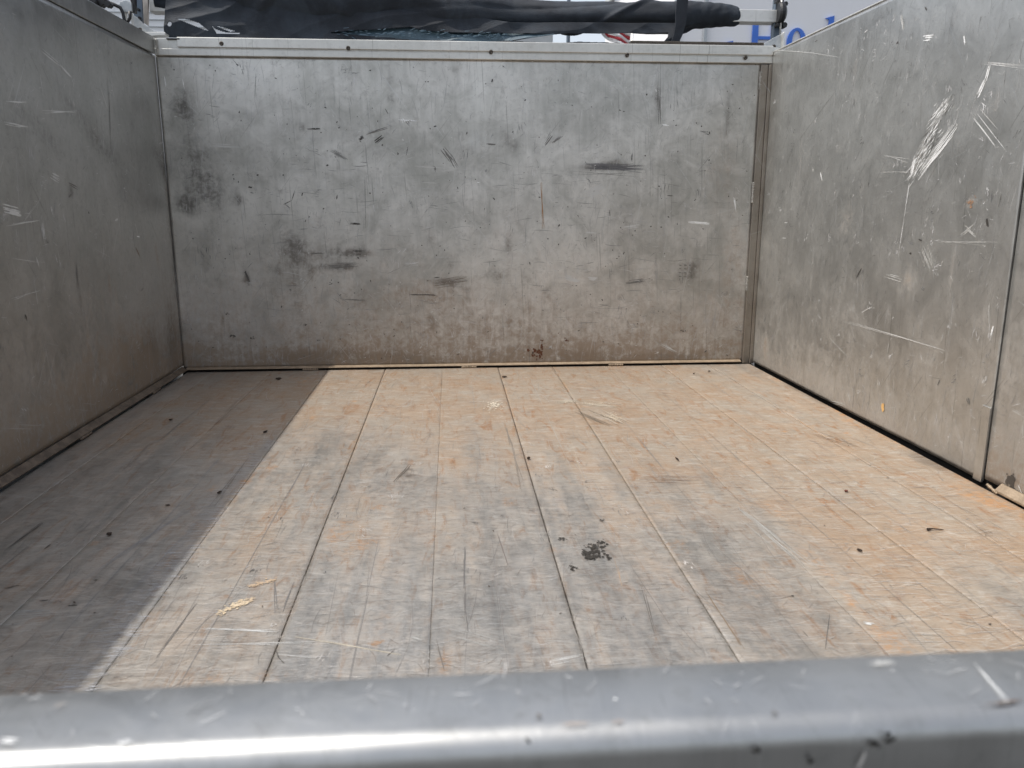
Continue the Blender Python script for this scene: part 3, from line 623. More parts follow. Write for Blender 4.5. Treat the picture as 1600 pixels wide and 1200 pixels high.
for i in range(len(seams)-1):
    a, b = seams[i]+GAP[i], seams[i+1]-GAP[i+1]
    wdt = b-a
    # cross-section: bevelled edges, shallow extruded lines
    xs = [a, a+.0012] + list(np.linspace(a+.008, b-.008, max(3, int(wdt/.011)))) + [b-.0012, b]
    e0, e1 = [(-.0014 if GAP[q_] > .0004 else -.0003) for q_ in (i, i+1)]
    zs = [e0, 0] + [0]*(len(xs)-4) + [0, e1]
    crown = rng.uniform(-.0003, .0003); tilt = rng.uniform(-.0003, .0003)
    ys = np.linspace(.31, D-.017, 190)
    X, Y = np.meshgrid(xs, ys, indexing='ij')
    f = (X-a)/wdt
    Z = np.array(zs)[:, None]+crown*np.sin(np.pi*f)+tilt*(f-.5)+(fbm(X*3+i*7.3, Y*2.1, 2)-.5)*.0008
    nx, ny = X.shape
    V = np.stack([X, Y, Z], -1).reshape(-1, 3)
    idx = np.arange(nx*ny).reshape(nx, ny)
    q = np.stack([idx[:-1, :-1], idx[1:, :-1], idx[1:, 1:], idx[:-1, 1:]], -1).reshape(-1, 4)
    loop = np.concatenate([idx[:, 0], idx[-1, 1:], idx[-2::-1, -1], idx[0, -2:0:-1]]); n = len(loop)
    Bv = V[loop].copy(); Bv[:, 2] = -.03
    k = np.arange(n); k2 = (k+1) % n
    sk = np.stack([loop, nx*ny+k, nx*ny+k2, loop[k2]], -1)
    me = np_mesh('floor_plank', np.concatenate([V, Bv]), np.concatenate([q, sk]))
    sm = np.ones(len(q)+len(sk), bool); sm[len(q):] = False; me.polygons.foreach_set('use_smooth', sm)
    col = np.zeros((len(V)+n, 4), np.float32); col[:, 3] = 1
    for (cu, cv, ru, rv, ang, amt, ch) in B:
        col[:len(V), ch] += amt*np.exp(-(((V[:, 0]-cu)/ru)**2+((V[:, 1]-cv)/rv)**2)*1.2)
    col = np.clip(col, 0, 1)
    at = me.color_attributes.new('wear', 'FLOAT_COLOR', 'POINT'); at.data.foreach_set('color', col.ravel())
    obj('floor_plank', me, M_floor, bed)
obj('gap_blackout', box_mesh('gap_blackout', .0, W, D-.0165, D-.001, -.03, -.004, 0), M_black, bed)  # black box added to keep the gap under the strip dark
obj('gap_blackout', box_mesh('gap_blackout', .0, W, D+.001, D+.028, -.03, .0105, 0), M_black, bed)  # black strip added behind it, shuts out daylight below the end sheet
obj('under_deck', box_mesh('under_deck', -.02, W+.02, .31, D+.02, -.06, -.032, 0), M_black, bed)

mk = Marks(FL, .72, (.022, W-.016, .3, D-.022)); BF = .38
class _F(Surf): pass
rand_marks(mk, 11000, .03, W-.03, .85, 2.93, .5, (.004, .04), (.0004, .0011), BF, .34, warm=.10)
rand_marks(mk, 900, .02, W-.03, .85, 2.93, .45, (.03, .22), (.0004, .0010), BF, .5, angs=[math.pi/2], warm=.06)
rand_marks(mk, 1800, .5, W-.1, .85, 1.7, .75, (.01, .09), (.0004, .0009), BF, .7, angs=[0, .1, 2.95], warm=.05)
clusters(mk, 110, .05, 1.4, .85, 2.0, BF, .025, 9, .6, .05)
nf = 200; mk.flecks(rng.uniform(.02, W-.03, nf), rng.uniform(.85, 2.9, nf), rng.uniform(.0006, .0018, nf),
                    np.where(rng.random(nf)[:, None] < .55, A((.1, .07, .05)), A((.55, .5, .44))), rng.uniform(.6, 2.4, nf), rng.uniform(0, 3, nf), .0011)
CREAM = (.80, .66, .46); WHITE = (.85, .78, .66)
def fspot(p, su, sv, r, col, n, asp=1.8):
    u, v = FL.uv(*p); mk.flecks(rng.normal(u, su*.55, n), rng.normal(v, sv*.55, n), rng.uniform(.25, 1, n)*r, col, rng.uniform(.6, asp, n), rng.uniform(0, 3, n), .0012)
DK = (.045, .038, .03)
fspot((929, 861), .017, .030, .0036, DK, 95); fspot((918, 868), .010, .016, .0042, DK, 34); fspot((940, 850), .010, .018, .0032, DK, 26); fspot((880, 844), .007, .010, .0026, DK, 16); fspot((895, 888), .006, .008, .0028, DK, 16); fspot((942, 815), .006, .012, .002, DK, 10); fspot((950, 872), .004, .012, .0028, DK, 12)
for i in range(10):
    f_ = i/9; fspot((345+45*f_, 958-20*f_), .006, .010, .0026*(1-.4*abs(f_-.6)), (.92, .76, .54) if i % 3 else (.75, .60, .42), 22)
    fspot((393+34*f_, 916-9*f_), .004, .007, .0017, (.75, .56, .38), 12)
fspot((772, 633), .018, .045, .0028, (1.0, .90, .74), 170); fspot((765, 640), .012, .03, .002, (.85, .76, .62), 50)
fspot((885, 629), .03, .012, .0018, (1., .88, .70), 60); fspot((930, 631), .045, .02, .002, (.95, .82, .64), 110); fspot((958, 652), .02, .04, .0022, (.9, .78, .6), 90)
for a, b, wd, c, n, sp in [((862, 629), (905, 627), .003, (.62,.55,.44), 9, .010), ((900, 628), (965, 636), .004, (.7, .62, .5), 10, .015), ((928, 640), (975, 662), .003, (.66, .56, .44), 12, .015), ((905, 640), (960, 664), .004, (.25, .2, .15), 8, .02), ((890, 680), (915, 768), .0014, (.52, .43, .33), 2, .001),
                   ((960, 670), (1008, 735), .0014, (.52, .43, .33), 3, .002), ((725, 850), (726, 920), .002, (.2, .19, .18), 4, .001), ((726, 915), (728, 985), .0018, (.2, .19, .18), 3, .001), ((680, 990), (694, 1052), .0016, (.22, .2, .18), 2, .001),
                   ((615, 755), (640, 728), .003, (.2, .17, .14), 4, .002), ((790, 665), (800, 695), .003, (.27, .23, .19), 3, .002), ((800, 690), (815, 760), .0022, (.28, .24, .2), 3, .003), ((776, 830), (790, 880), .0016, (.25, .22, .2), 2, .002),
                   ((960, 868), (972, 915), .0011, (.55, .40, .28), 2, .001), ((300, 981), (432, 986), .0012, LIGHT, 5, .002), ((445, 992), (620, 1022), .0012, (.75, .68, .55), 4, .001), ((280, 1007), (500, 1004), .0008, LIGHT, 4, .002), ((430, 1022), (490, 1028), .001, LIGHT, 3, .001),
                   ((690, 980), (800, 1012), .0007, PALE, 12, .012), ((850, 1038), (920, 1026), .0012, LIGHT, 4, .003), ((640, 995), (660, 1000), .0012, PALE, 9, .006), ((428, 1010), (437, 1030), .0018, (.12, .11, .1), 1, 0), ((432, 1024), (443, 1036), .0014, (.12, .11, .1), 1, 0), ((604, 1026), (614, 1018), .0018, (.08, .07, .06), 1, 0),
                   ((430, 903), (432, 955), .0013, (.25, .24, .23), 2, .001), ((462, 905), (440, 955), .0013, (.25, .24, .23), 3, .001), ((320, 925), (245, 1030), .0013, (.24, .22, .2), 3, .001), ((1000, 905), (1025, 985), .0013, (.2, .18, .16), 2, .001), ((1095, 915), (1165, 1020), .0015, (.3, .22, .15), 3, .001),
                   ((1236, 932), (1240, 931), .004, DK, 1, 0), ((1218, 936), (1238, 931), .001, DK, 1, 0), ((1297, 955), (1290, 1010), .001, (.15, .14, .13), 1, 0), ((1253, 985), (1262, 995), .0014, (.12, .11, .1), 1, 0), ((1345, 973), (1365, 976), .003, LIGHT, 3, .002),
                   ((80, 850), (70, 0+858), .003, (.1, .09, .08), 1, 0), ((0, 1000), (330, 770), .0012, (.42, .42, .43), 4, .002), ((60, 1060), (300, 830), .001, (.42, .42, .43), 3, .003), ((0, 865), (70, 815), .0015, (.13, .12, .11), 4, .002), ((0, 920), (30, 916), .0022, (.1, .07, .05), 2, .001), ((60, 940), (75, 938), .003, (.1, .09, .08), 2, .001),
                   ((105, 947), (120, 946), .003, (.08, .07, .06), 2, .001), ((0, 965), (80, 960), .0015, PALE, 8, .012), ((400, 700), (330, 790), .0018, (.3, .26, .22), 3, .003), 
                   ((1075, 690), (1080, 694), .003, (.5, .4, .3), 2, .002), ((1250, 670), (1340, 700), .002, (.3, .22, .16), 4, .01), ((1000, 750), (1090, 752), .0012, (.3, .22, .17), 14, .016), ((1140, 785), (1250, 880), .0012, (.55, .54, .51), 14, .008)]:
    mk.line(a, b, wd, c, n, sp)
# mid-plank extrusion lines
for x0, y0, y1, c in [(.628, .85, 1.9, (.25, .22, .19)), (.842, .85, 1.5, (.25, .22, .19)), (1.045, 1.0, 2.5, (.24, .21, .18)), (1.25, 1.0, 2.8, (.55, .47, .38)), (1.46, .9, 2.2, (.27, .22, .17)), (1.66, .9, 2.3, (.28, .22, .16)), (1.86, 1.2, 2.6, (.34, .26, .19)), (.42, .9, 1.8, (.38, .37, .36)), (.22, 1.2, 2.5, (.18, .17, .15))]:
    n = 5; c = tuple(.5*a_+.5*.36 for a_ in c); mk.strokes(x0+rng.normal(0, .0012, n), rng.uniform(y0, y1, n), math.pi/2, rng.uniform(.1, .5, n), .0012, c, 0, 6)
n = 700; mk.strokes(.519-rng.random(n)**1.5*.05, .85+rng.random(n)**1.4*1.2, rng.normal(0, .12, n), rng.uniform(.008, .035, n), rng.uniform(.0005, .0012, n), (.68, .69, .72), 0, 3)  # scuffed pale strip by the seam, with glare painted into its colour
n = 120; mk.strokes(rng.uniform(.60, 1.2, n), rng.uniform(.9, 1.25, n), rng.normal(.1, .2, n), rng.uniform(.008, .04, n), rng.uniform(.0004, .0010, n), (.70, .70, .70), .1, 3)
mk.build('scratches', M_floormark, bed)

# ---- tailgate: folded rim, flat top and rounded outer bend
ZT = .400; yi = .309; yo = .262; r = .0105
prof = [(yi-.003, ZT-.30), (yi, ZT-.30), (yi, ZT-.0025), (yi-.001, ZT-.0008), (yi-.0028, ZT)]
prof += [(yo+r-r*math.sin(a), ZT-r+r*math.cos(a)) for a in np.linspace(0, math.pi/2, 12)]
prof += [(yo, ZT-.38), (yo+.003, ZT-.38)]
inner = [(yo+.003, ZT-r), (yo+.006, ZT-.006), (yo+r, ZT-.003), (yi-.003, ZT-.003)]
poly = prof+inner
xs = np.linspace(-.045, W+.04, 60)
V = []; F = []; n = len(poly)
for x in xs:
    for k, (y, z) in enumerate(poly):
        dz = .0007*(fbm(x*5, y*8, 2)-.5)*2; V.append((x, y+dz*.6, z+dz))
for i in range(len(xs)-1):
    for k in range(n): F.append((i*n+k, i*n+(k+1) % n, (i+1)*n+(k+1) % n, (i+1)*n+k))
m = MB(); m.add(V, F)
tg = obj('tailgate', m.mesh('tailgate', smooth=True), M_rim, bed)
ST = Surf((0, 0, ZT+.0006), (1, 0, 0), (0, 1, 0), (0, 0, 1), 0, 1)
mk = Marks(ST)
rand_marks(mk, 200, .5, 1.6, .276, .305, .5, (.002, .014), (.0002, .0005), .5, .4)
for a, b, wd, c, n, sp in [((1515, 1030), (1575, 1098), .0005, LIGHT, 2, .0003), ((1523, 1105), (1600, 1095), .0006, (.12, .09, .07), 4, .0005), ((870, 1135), (920, 1134), .0003, (.36, .28, .22), 5, .0006), ((952, 1130), (976, 1127), .0003, (.34, .27, .22), 4, .0004), ((80, 1108), (105, 1100), .0003, (.4, .36, .32), 4, .0008),
                   ((833, 1112), (846, 1122), .0012, (.15, .14, .13), 2, .0005), ((962, 1051), (965, 1049), .0012, (.1, .09, .08), 1, 0), ((960, 1092), (962, 1096), .0012, LIGHT, 2, .0005), ((1205, 1110), (1215, 1118), .001, (.15, .14, .13), 1, 0), ((1350, 1040), (1395, 1036), .0004, PALE, 8, .0012), ((180, 1160), (205, 1163), .0005, LIGHT, 4, .0006), ((290, 1120), (330, 1095), .0006, (.25, .25, .25), 2, .0008), ((0, 1155), (30, 1158), .0005, LIGHT, 4, .001)]:
    mk.line(a, b, wd, c, n, sp)
mk.build('scratches', M_wallmark, tg)
STO = Surf((0, yo-.0006, 0), (1, 0, 0), (0, 0, 1), (0, -1, 0), 0, 1)
mk = Marks(STO)
for p, r_ in [((1388, 1153), .0022), ((1368, 1161), .0015), ((1180, 1170), .0015), ((1265, 1186), .0016), ((1360, 1160), .001)]: mk.spot(p, r_, (.02, .018, .016), 10, r_*.5, r_*.5)
mk.line((1355, 1165), (1340, 1200), .001, (.5, .48, .45), 3, .0008); mk.line((820, 1150), (830, 1160), .0012, DARK, 2, .0004)
mk.build('scuffs', M_wallmark, tg)

# chassis under the bed, so that the bed stands on something
obj('chassis_rail', box_mesh('chassis_rail', .60, .70, .1, D+.9, -.32, -.062, .004), M_black, bed)
obj('chassis_rail', box_mesh('chassis_rail', W-.70, W-.60, .1, D+.9, -.32, -.062, .004), M_black, bed)
for x in (.05, W-.35):
    m = MB(); c = Vector((x, 1.3, -.68)); n = 28
    m.tube([c+Vector((dx, 0, 0)) for dx in (0, .03, .27, .30)], [.40, .47, .47, .40], n)
    obj('wheel', m.mesh('wheel', smooth=False), M_black, bed)

# ------------------------------------------------------------------ litter on the floor
def crumb(name, px, py, sx, sy, sz, label, cat, mat, rz=0.0, group=None):
    import bmesh
    p = hit(px, py, 2, 0.0); bm = bmesh.new(); bmesh.ops.create_icosphere(bm, subdivisions=2, radius=1)
    rs = random.Random(int(px*7+py))
    for v in bm.verts:
        k = rs.uniform(.65, 1.2); v.co = Vector((v.co.x*sx*k*.8, v.co.y*sy*k*.8, v.co.z*sz*k*.8))
    me = bpy.data.meshes.new(name); bm.to_mesh(me); bm.free()
    o = obj(name, me, mat); o.location = (p[0], p[1], sz*.75+.001); o.rotation_euler.z = rz
    return tag(o, label, cat, group)
M_crumb = plain('dark_bark', (.03, .02, .014), (.07, .045, .03), 300, .85, 0, .8)
G = 'dark crumbs of debris on the bed floor'
crumb('bark_chip', 435, 593.5, .014, .008, .005, 'largest dark bark chip, in the shade near the left end of the end wall', 'bark chip', M_crumb, -.1, G)
crumb('bark_chip', 788, 590, .012, .006, .0035, 'flat dark bark chip in sunlight close to the middle of the end wall', 'bark chip', M_crumb, 0, G)
crumb('bark_chip', 826, 718, .006, .005, .004, 'small dark crumb on the seam at the middle of the sunlit floor', 'bark chip', M_crumb, .3, G)
crumb('bark_chip', 1058, 719, .0022, .016, .003, 'thin dark splinter lying lengthwise on the tan floor right of centre', 'splinter', M_crumb, .05, G)
crumb('bark_chip', 171, 837, .006, .006, .004, 'lone black crumb on the shaded floor nearest the left wall and camera', 'bark chip', M_crumb, .2, G)
crumb('bark_chip', 343, 771, .003, .010, .003, 'black sliver in the shade beside the shadow edge', 'splinter', M_crumb, -.4, G)
crumb('bark_chip', 415, 676, .009, .006, .003, 'curved black sliver in the shade left of the shadow edge, farther back', 'splinter', M_crumb, .9, G)
crumb('bark_chip', 267, 657, .007, .004, .003, 'dark flake in deep shade beside the left wall strip', 'bark chip', M_crumb, 0, G)
crumb('bark_chip', 262, 791, .007, .0022, .002, 'thin dark flake on the shaded floor left of the shadow edge', 'bark chip', M_crumb, -.1, G)
crumb('bark_chip', 1108, 581, .006, .004, .003, 'dark speck of bark near the right end of the end wall', 'bark chip', M_crumb, 0, G)
crumb('bark_chip', 1084, 585, .004, .004, .003, 'tiniest dark speck by the end wall, just left of a slightly bigger speck', 'bark chip', M_crumb, 0, G)
crumb('bark_chip', 1343, 862, .003, .007, .003, 'small dark splinter on the floor near the right front of the view', 'splinter', M_crumb, .5, G)
crumb('bark_chip', 1322, 769, .005, .005, .003, 'reddish brown crumb on the right part of the sunlit floor', 'bark chip', plain('red_bark', (.12, .035, .02), rough=.8), .5, G)
p = hit(1449, 830, 2, 0); q = hit(1474, 829, 2, 0); m = MB()
m.tube([(p[0], p[1], .004), ((p[0]*2+q[0])/3, p[1]+.002, .004), ((p[0]+q[0]*2)/3, p[1]+.001, .003), (q[0], q[1], .002)], [.0028, .0012, .0011, .0006], 7)
tag(obj('twig', m.mesh('twig', smooth=True), M_crumb), 'thin dark twig with a knob end lying on the right of the floor', 'twig')

# ------------------------------------------------------------------ rolled tarp on top of the end wall
t = NT('tarp_fabric'); n = t.noise(7, 6, .65, .5); n2 = t.noise(40, 5, .7)
c = t.mix(t.ramp(n, .40, .70), (.004, .008, .015), (.018, .027, .040)); c = t.mix(t.math('MULTIPLY', t.ramp(n2, .55, .8), .25), c, (.05, .055, .06))
t.l(c, t.b.inputs['Base Color']); t.b.inputs['Roughness'].default_value = .75
bp = t.n('ShaderNodeBump'); bp.inputs['Strength'].default_value = .5; bp.inputs['Distance'].default_value = .003; t.l(t.noise(300, 2), bp.inputs['Height']); t.l(bp.outputs[0], t.b.inputs['Normal'])
M_tarp = t.m
t = NT('tarp_netting'); t.l(t.mix(t.noise(30), (.02, .04, .06), (.10, .16, .20)), t.b.inputs['Base Color']); t.b.inputs['Roughness'].default_value = .5
tr = t.n('ShaderNodeBsdfTransparent'); mx = t.n('ShaderNodeMixShader')
wv = t.n('ShaderNodeTexVoronoi'); t.l(t.mapp((140, 140, 260)), wv.inputs['Vector']); wv.inputs['Scale'].default_value = 1
msk = t.math('MULTIPLY', t.ramp(wv.outputs['Distance'], .28, .12), t.ramp(t.noise(22, 3), .40, .60))
t.l(msk, mx.inputs[0]); t.l(t.b.outputs[0], mx.inputs[1]); t.l(tr.outputs[0], mx.inputs[2]); t.l(mx.outputs[0], t.out.inputs[0])
M_net = t.m
tarp = thing('rolled_tarp', 'long black mesh tarp bundled up over the top of the end wall', 'tarp')
YT = 3.085
# the roll: centre line and radius surveyed along it
cl = [(244, -12, 24), (300, -10, 30), (370, -6, 36), (450, 2, 38), (520, 4, 38), (600, 8, 36), (700, 14, 33), (760, 20, 26), (800, 25, 22), (860, 26, 21), (960, 26, 20), (1040, 27, 20), (1068, 27, 20), (1076, 26, 19), (1084, 24, 17.5), (1100, 24, 17), (1130, 24, 15), (1150, 26, 13), (1154, 27, 10)]
cx = np.array([hit(a, b, 1, YT)[0] for a, b, c_ in cl]); cz = np.array([hit(a, b, 1, YT)[2] for a, b, c_ in cl]); cr_ = np.array([c_ for a, b, c_ in cl])*.00255
nx, na = 520, 72
xs = np.linspace(cx[0], cx[-1], nx); zz = np.interp(xs, cx, cz); rr = np.interp(xs, cx, cr_)
Th = np.linspace(0, 2*np.pi, na, endpoint=False); X, T = np.meshgrid(xs, Th, indexing='ij')
spir = (T+X*2.2)
fold = .010*np.abs(np.sin(spir*1.5+2.6*fbm(X*2.2, T*.8, 2)))**.6-.006
fold = fold+.014*(fbm(X*3.5+40, T*.9, 2)-.5)*2+.0015*(fbm(X*26, T*3, 2)-.5)*2
thin = np.clip((X-cx[13])/(.03), 0, 1)
fold = fold*(1-.7*thin)+thin*.0012*np.sin(X*160+T*2+9*fbm(X*9, T, 2))
# a broad diagonal pleat
fold = fold+.012*np.exp(-(((X-1.46)+(T-4.4)*.10)/.018)**2)+.008*np.exp(-(((X-.72)-(T-4.4)*.12)/.03)**2)+.008*np.exp(-(((X-.28)+(T-4.4)*.09)/.02)**2)
R_ = (rr[:, None]+fold*np.clip(rr[:, None]/.06, .4, 1))
V = np.stack([X, YT+R_*np.cos(T), zz[:, None]+R_*np.sin(T)], -1).reshape(-1, 3)
idx = np.arange(nx*na).reshape(nx, na); j2 = (np.arange(na)+1) % na
q = np.stack([idx[:-1], idx[1:], idx[1:][:, j2], idx[:-1][:, j2]], -1).reshape(-1, 4)
me = np_mesh('fabric_roll', V, q)
ro = obj('fabric_roll', me, M_tarp, tarp)
for e in (0, nx-1):
    m = MB(); m.add([V[e*na+k] for k in range(na)], [tuple(range(na))]); obj('roll_end', m.mesh('roll_end'), M_tarp, tarp)

def inside(px, py, poly):
    r = np.zeros(px.shape, bool); n = len(poly)
    for i in range(n):
        x1, y1 = poly[i]; x2, y2 = poly[(i+1) % n]
        if y1 == y2: continue
        c_ = ((y1 > py) != (y2 > py)) & (px < (x2-x1)*(py-y1)/(y2-y1)+x1); r ^= c_
    return r
YK = 3.0
def skirt(name, x0, x1, top, bot, holes, mat, step=.55, rows=76, y=YK, th=.002):
    n = int((x1-x0)/step); px = np.linspace(x0, x1, n); tp = np.interp(px, *zip(*top)) if False else np.interp(px, [a for a, b in top], [b for a, b in top])
    bt = np.interp(px, [a for a, b in bot], [b for a, b in bot])
    f = np.linspace(0, 1, rows); PX = np.repeat(px[:, None], rows, 1); PY = tp[:, None]*(1-f)+bt[:, None]*f
    P = np.array([[hit(a, b, 1, y) for a, b in zip(ra, rb)] for ra, rb in zip(PX, PY)])
    P[..., 1] += .010*(fbm(PX*.018, PY*.03, 2)-.5)*2+.005*np.abs(np.sin((PX+2.6*PY)*.030+3*fbm(PX*.012, PY*.02, 1)))+.004*(fbm((PX-1.5*PY)*.05, PY*.02, 1)-.5)-.02*(f[None]-.5)
    keep = np.ones((n-1, rows-1), bool); mx_ = (PX[:-1, :-1]+PX[1:, 1:])/2; my = (PY[:-1, :-1]+PY[1:, 1:])/2
    for h in holes: keep &= ~inside(mx_, my, h)
    idx = np.arange(n*rows).reshape(n, rows)
    q = np.stack([idx[:-1, :-1], idx[:-1, 1:], idx[1:, 1:], idx[1:, :-1]], -1)[keep]
    me = np_mesh(name, P.reshape(-1, 3), q.reshape(-1, 4)); o = obj(name, me, mat, tarp)
    so_ = o.modifiers.new('thick', 'SOLIDIFY'); so_.thickness = th
    return o
RB = [(235, 58), (400, 62), (700, 70), (1080, 79)]
hA = [(275, 29), (290, 29.5), (311, 36), (327, 48.5), (318, 46), (300, 39)]; hB = [(331, 40), (338, 46), (350, 50), (375, 51.5), (374, 53), (338, 52)]; hC = [(338, 40.5), (350, 43), (367, 48.5), (360, 49.5), (347, 45)]
hD = [(266+3.6*math.cos(a), 38+4*math.sin(a)) for a in np.linspace(0, 6.28, 10)[:-1]]
hE = [(800, 64.5), (830, 59), (860, 54.5), (885, 52), (1045, 50.5), (1043, 58), (1034, 68.5), (985, 69), (935, 66.5), (905, 64.5), (880, 66.5), (855, 67)]
hN = [(510, 51), (560, 47), (620, 44), (640, 42), (655, 46), (700, 51), (800, 51), (860, 53), (800, 63), (740, 66), (640, 62), (575, 56)]
skirt('hanging_skirt', 257, 1062, [(257, -16), (560, -16), (640, 4), (720, 20), (800, 34), (1062, 34)], RB, [hA, hB, hC, hD, hE, hN], M_tarp)
skirt('netting', 505, 865, [(505, 46), (640, 40), (700, 48), (865, 50)], [(505, 57), (640, 64), (740, 67), (800, 64.5), (865, 54)], [], M_net, y=YK+.006)
# loose strands of netting in the gap
m = MB()
for k in range(110):
    x = rng.uniform(515, 800); y = np.interp(x, [520, 640, 800], [52, 52, 57])+rng.normal(0, 3)
    p = hit(x, y, 1, YK-.006); a = rng.normal(0, .25); L_ = rng.uniform(.006, .02)
    m.tube([p, p+A((L_*math.cos(a), -.002, L_*math.sin(a)))], .0008, 5)
o = obj('loose_strands', m.mesh('loose_strands', smooth=True), plain('strand', (.10, .17, .23), rough=.5), tarp); o['kind'] = 'stuff'
# end strap looping round the roll down to the rail
pts = [(1072, -14), (1071, 0), (1069, 20), (1068, 36), (1064, 52), (1058, 66), (1055, 77)]
m = MB(); P = [hit(a, b, 1, YK-.018) for a, b in pts]
wd = [.030, .030, .030, .028, .024, .021, .021]
poly = [p+A((-w_, 0, 0)) for p, w_ in zip(P, wd)]+[p+A((w_*.35, 0, 0)) for p, w_ in list(zip(P, wd))[::-1]]
m.prism(poly, (0, 0, 0), (0, .008, 0)); obj('end_strap', m.mesh('end_strap', bevel=.001), M_tarp, tarp)
# black seal lying along the rail top
obj('seal_strip', box_mesh('seal_strip', 1.62, W-.03, D+.002, D+.03, RT+.0005, RT+.013, .002), M_screw, bed)

# ------------------------------------------------------------------ tarp frame
M_tube = wall_metal('tube_aluminium', 'xz', (.62, .62, .60), (.74, .74, .72), wearattr=False, metallic=.5, rough=.45)
M_plastic = plain('black_plastic', (.012, .012, .014), rough=.45)
M_blue = plain('blue_grey_steel', (.10, .13, .17), (.14, .17, .2), 30, .45, .6)
M_galv = plain('galvanised_plate', (.40, .43, .45), (.50, .52, .53), 60, .45, .5)
fr = thing('tarp_frame', 'square aluminium tarp tube on black pivots and bolted gusset plates at both bed corners', 'tarp frame')
a = hit(1130, 14, 1, YT-.025); b = hit(1216, 14, 1, YT-.025); c_ = hit(1160, 34, 1, YT-.025)
obj('tube', box_mesh('tube', cx[0]-.02, b[0], YT-.027, YT+.028, c_[2], a[2], .002), M_tube, fr)
p0 = hit(1211, -12, 1, YT-.02); p1 = hit(1221, 62, 1, YT-.02)
obj('pivot_arm', box_mesh('pivot_arm', hit(1207, 30, 1, YT)[0], hit(1219, 30, 1, YT)[0], YT-.02, YT+.01, 1.12, p0[2], .002), M_blue, fr)
obj('guide_rod', (lambda m: (m.tube([hit(1222, -15, 1, YT-.045), hit(1219, 60, 1, YT-.045)], .0035, 8), m.mesh('guide_rod', smooth=True))[1])(MB()), M_tube, fr)
def knob(px, py, r, name='knob', parent=fr, mat=M_plastic, y=YT-.03, teeth=9, t_=.03):
    c0 = hit(px, py, 1, y); m = MB(); n = teeth*4; vs = []; fs = []
    for dy in (-t_/2, -t_/2+.004, t_/2-.004, t_/2):
        k_ = .86 if abs(dy) == t_/2 else 1
        for k in range(n):
            rr2 = r*k_*(1+.07*math.cos(teeth*2*math.pi*k/n)); vs.append((c0[0]+rr2*math.cos(2*math.pi*k/n), y+dy, c0[2]+rr2*math.sin(2*math.pi*k/n)))
    for i in range(3):
        for k in range(n): fs.append((i*n+k, i*n+(k+1) % n, (i+1)*n+(k+1) % n, (i+1)*n+k))
    fs += [tuple(range(n)), tuple(range(4*n-1, 3*n-1, -1))]
    m.add(vs, fs); return obj(name, m.mesh(name, smooth=False), mat, parent)
m = MB(); c0 = hit(1219, 21, 1, YT-.03); n = 26
m.tube([(c0[0]-.012, c0[1], c0[2]), (c0[0]-.006, c0[1], c0[2]), (c0[0]+.006, c0[1], c0[2]), (c0[0]+.016, c0[1], c0[2])], [.034, .040, .040, .026], n); obj('pivot_disc', m.mesh('pivot_disc'), M_plastic, fr)
knob(1226, 7, .008, 'bolt'); knob(1224, 40, .010, 'bolt'); knob(1214, 40, .006, 'bolt', y=YT-.035); knob(1217, 2, .014, 'bolt', y=YT-.02)
def plate(name, pts, y, th, mat, parent=fr, bev=.001):
    m = MB(); P = [hit(a_, b_, 1, y) for a_, b_ in pts]; m.prism(P, (0, 0, 0), (0, th, 0)); return obj(name, m.mesh(name, bevel=bev), mat, parent)
plate('gusset_plate', [(1181, 80), (1181, 77), (1205, 61), (1223, 52), (1224, 82)], D+.022, .004, M_galv)
plate('gusset_flange', [(1223, 52), (1226, 49), (1227, 80), (1224, 82)], D+.005, .02, M_tube)
knob(1209, 73, .0075, 'bolt', y=D+.018, t_=.008, mat=M_screw)
# left hand end
plate('gusset_plate', [(206, 22), (214, 27), (224, 37), (240, 48), (258, 50), (258, 54), (238, 56), (205, 44)], D+.02, .004, M_galv)
plate('gusset_foot', [(205, 50), (232, 50), (258, 51), (258, 55), (232, 56)], D-.004, .04, M_tube)
plate('pivot_arm', [(208, -12), (222, -12), (223, 30), (221, 36), (209, 24)], D+.06, .02, M_blue)
plate('corner_stake', [(222, -12), (231, -12), (231, 40), (225, 36)], D+.045, .012, wall_metal('stake_metal', 'xz', (.35, .31, .27), (.5, .46, .42), wearattr=False))
plate('latch_body', [(187, 3), (196, 0), (205, 4), (206, 17), (198, 19), (188, 18)], D-.05, .025, M_galv)
plate('latch_block', [(198, -12), (210, -12), (211, 20), (205, 19), (204, 2)], D-.04, .02, M_plastic)
plate('latch_pin', [(204, 20), (207, 22), (209, 44), (205, 43)], D-.03, .006, M_tube)
plate('latch_pin', [(195, 20), (198, 20), (199, 34), (196, 34)], D-.03, .006, M_tube)
knob(158, 1, .020, 'handle_knob', y=D-.12); knob(170, 7, .010, 'handle_knob', y=D-.12); knob(147, 4, .012, 'handle_knob', y=D-.14)
m = MB(); P = [hit(a_, b_, 1, D-.07) for a_, b_ in [(166, 2), (178, 7), (188, 12), (192, 20), (194, 30), (199, 36), (203, 28), (203, 18)]]; m.tube(P, .0055, 8); obj('latch_hook', m.mesh('latch_hook', smooth=True), M_plastic, fr)
knob(219, 46, .006, 'bolt', y=D-.002, t_=.008, mat=M_screw); knob(216, 15, .005, 'bolt', y=D+.055, t_=.008); knob(218, 28, .005, 'bolt', y=D+.055, t_=.008); knob(197, 36, .008, 'bolt', y=D-.06, t_=.012)

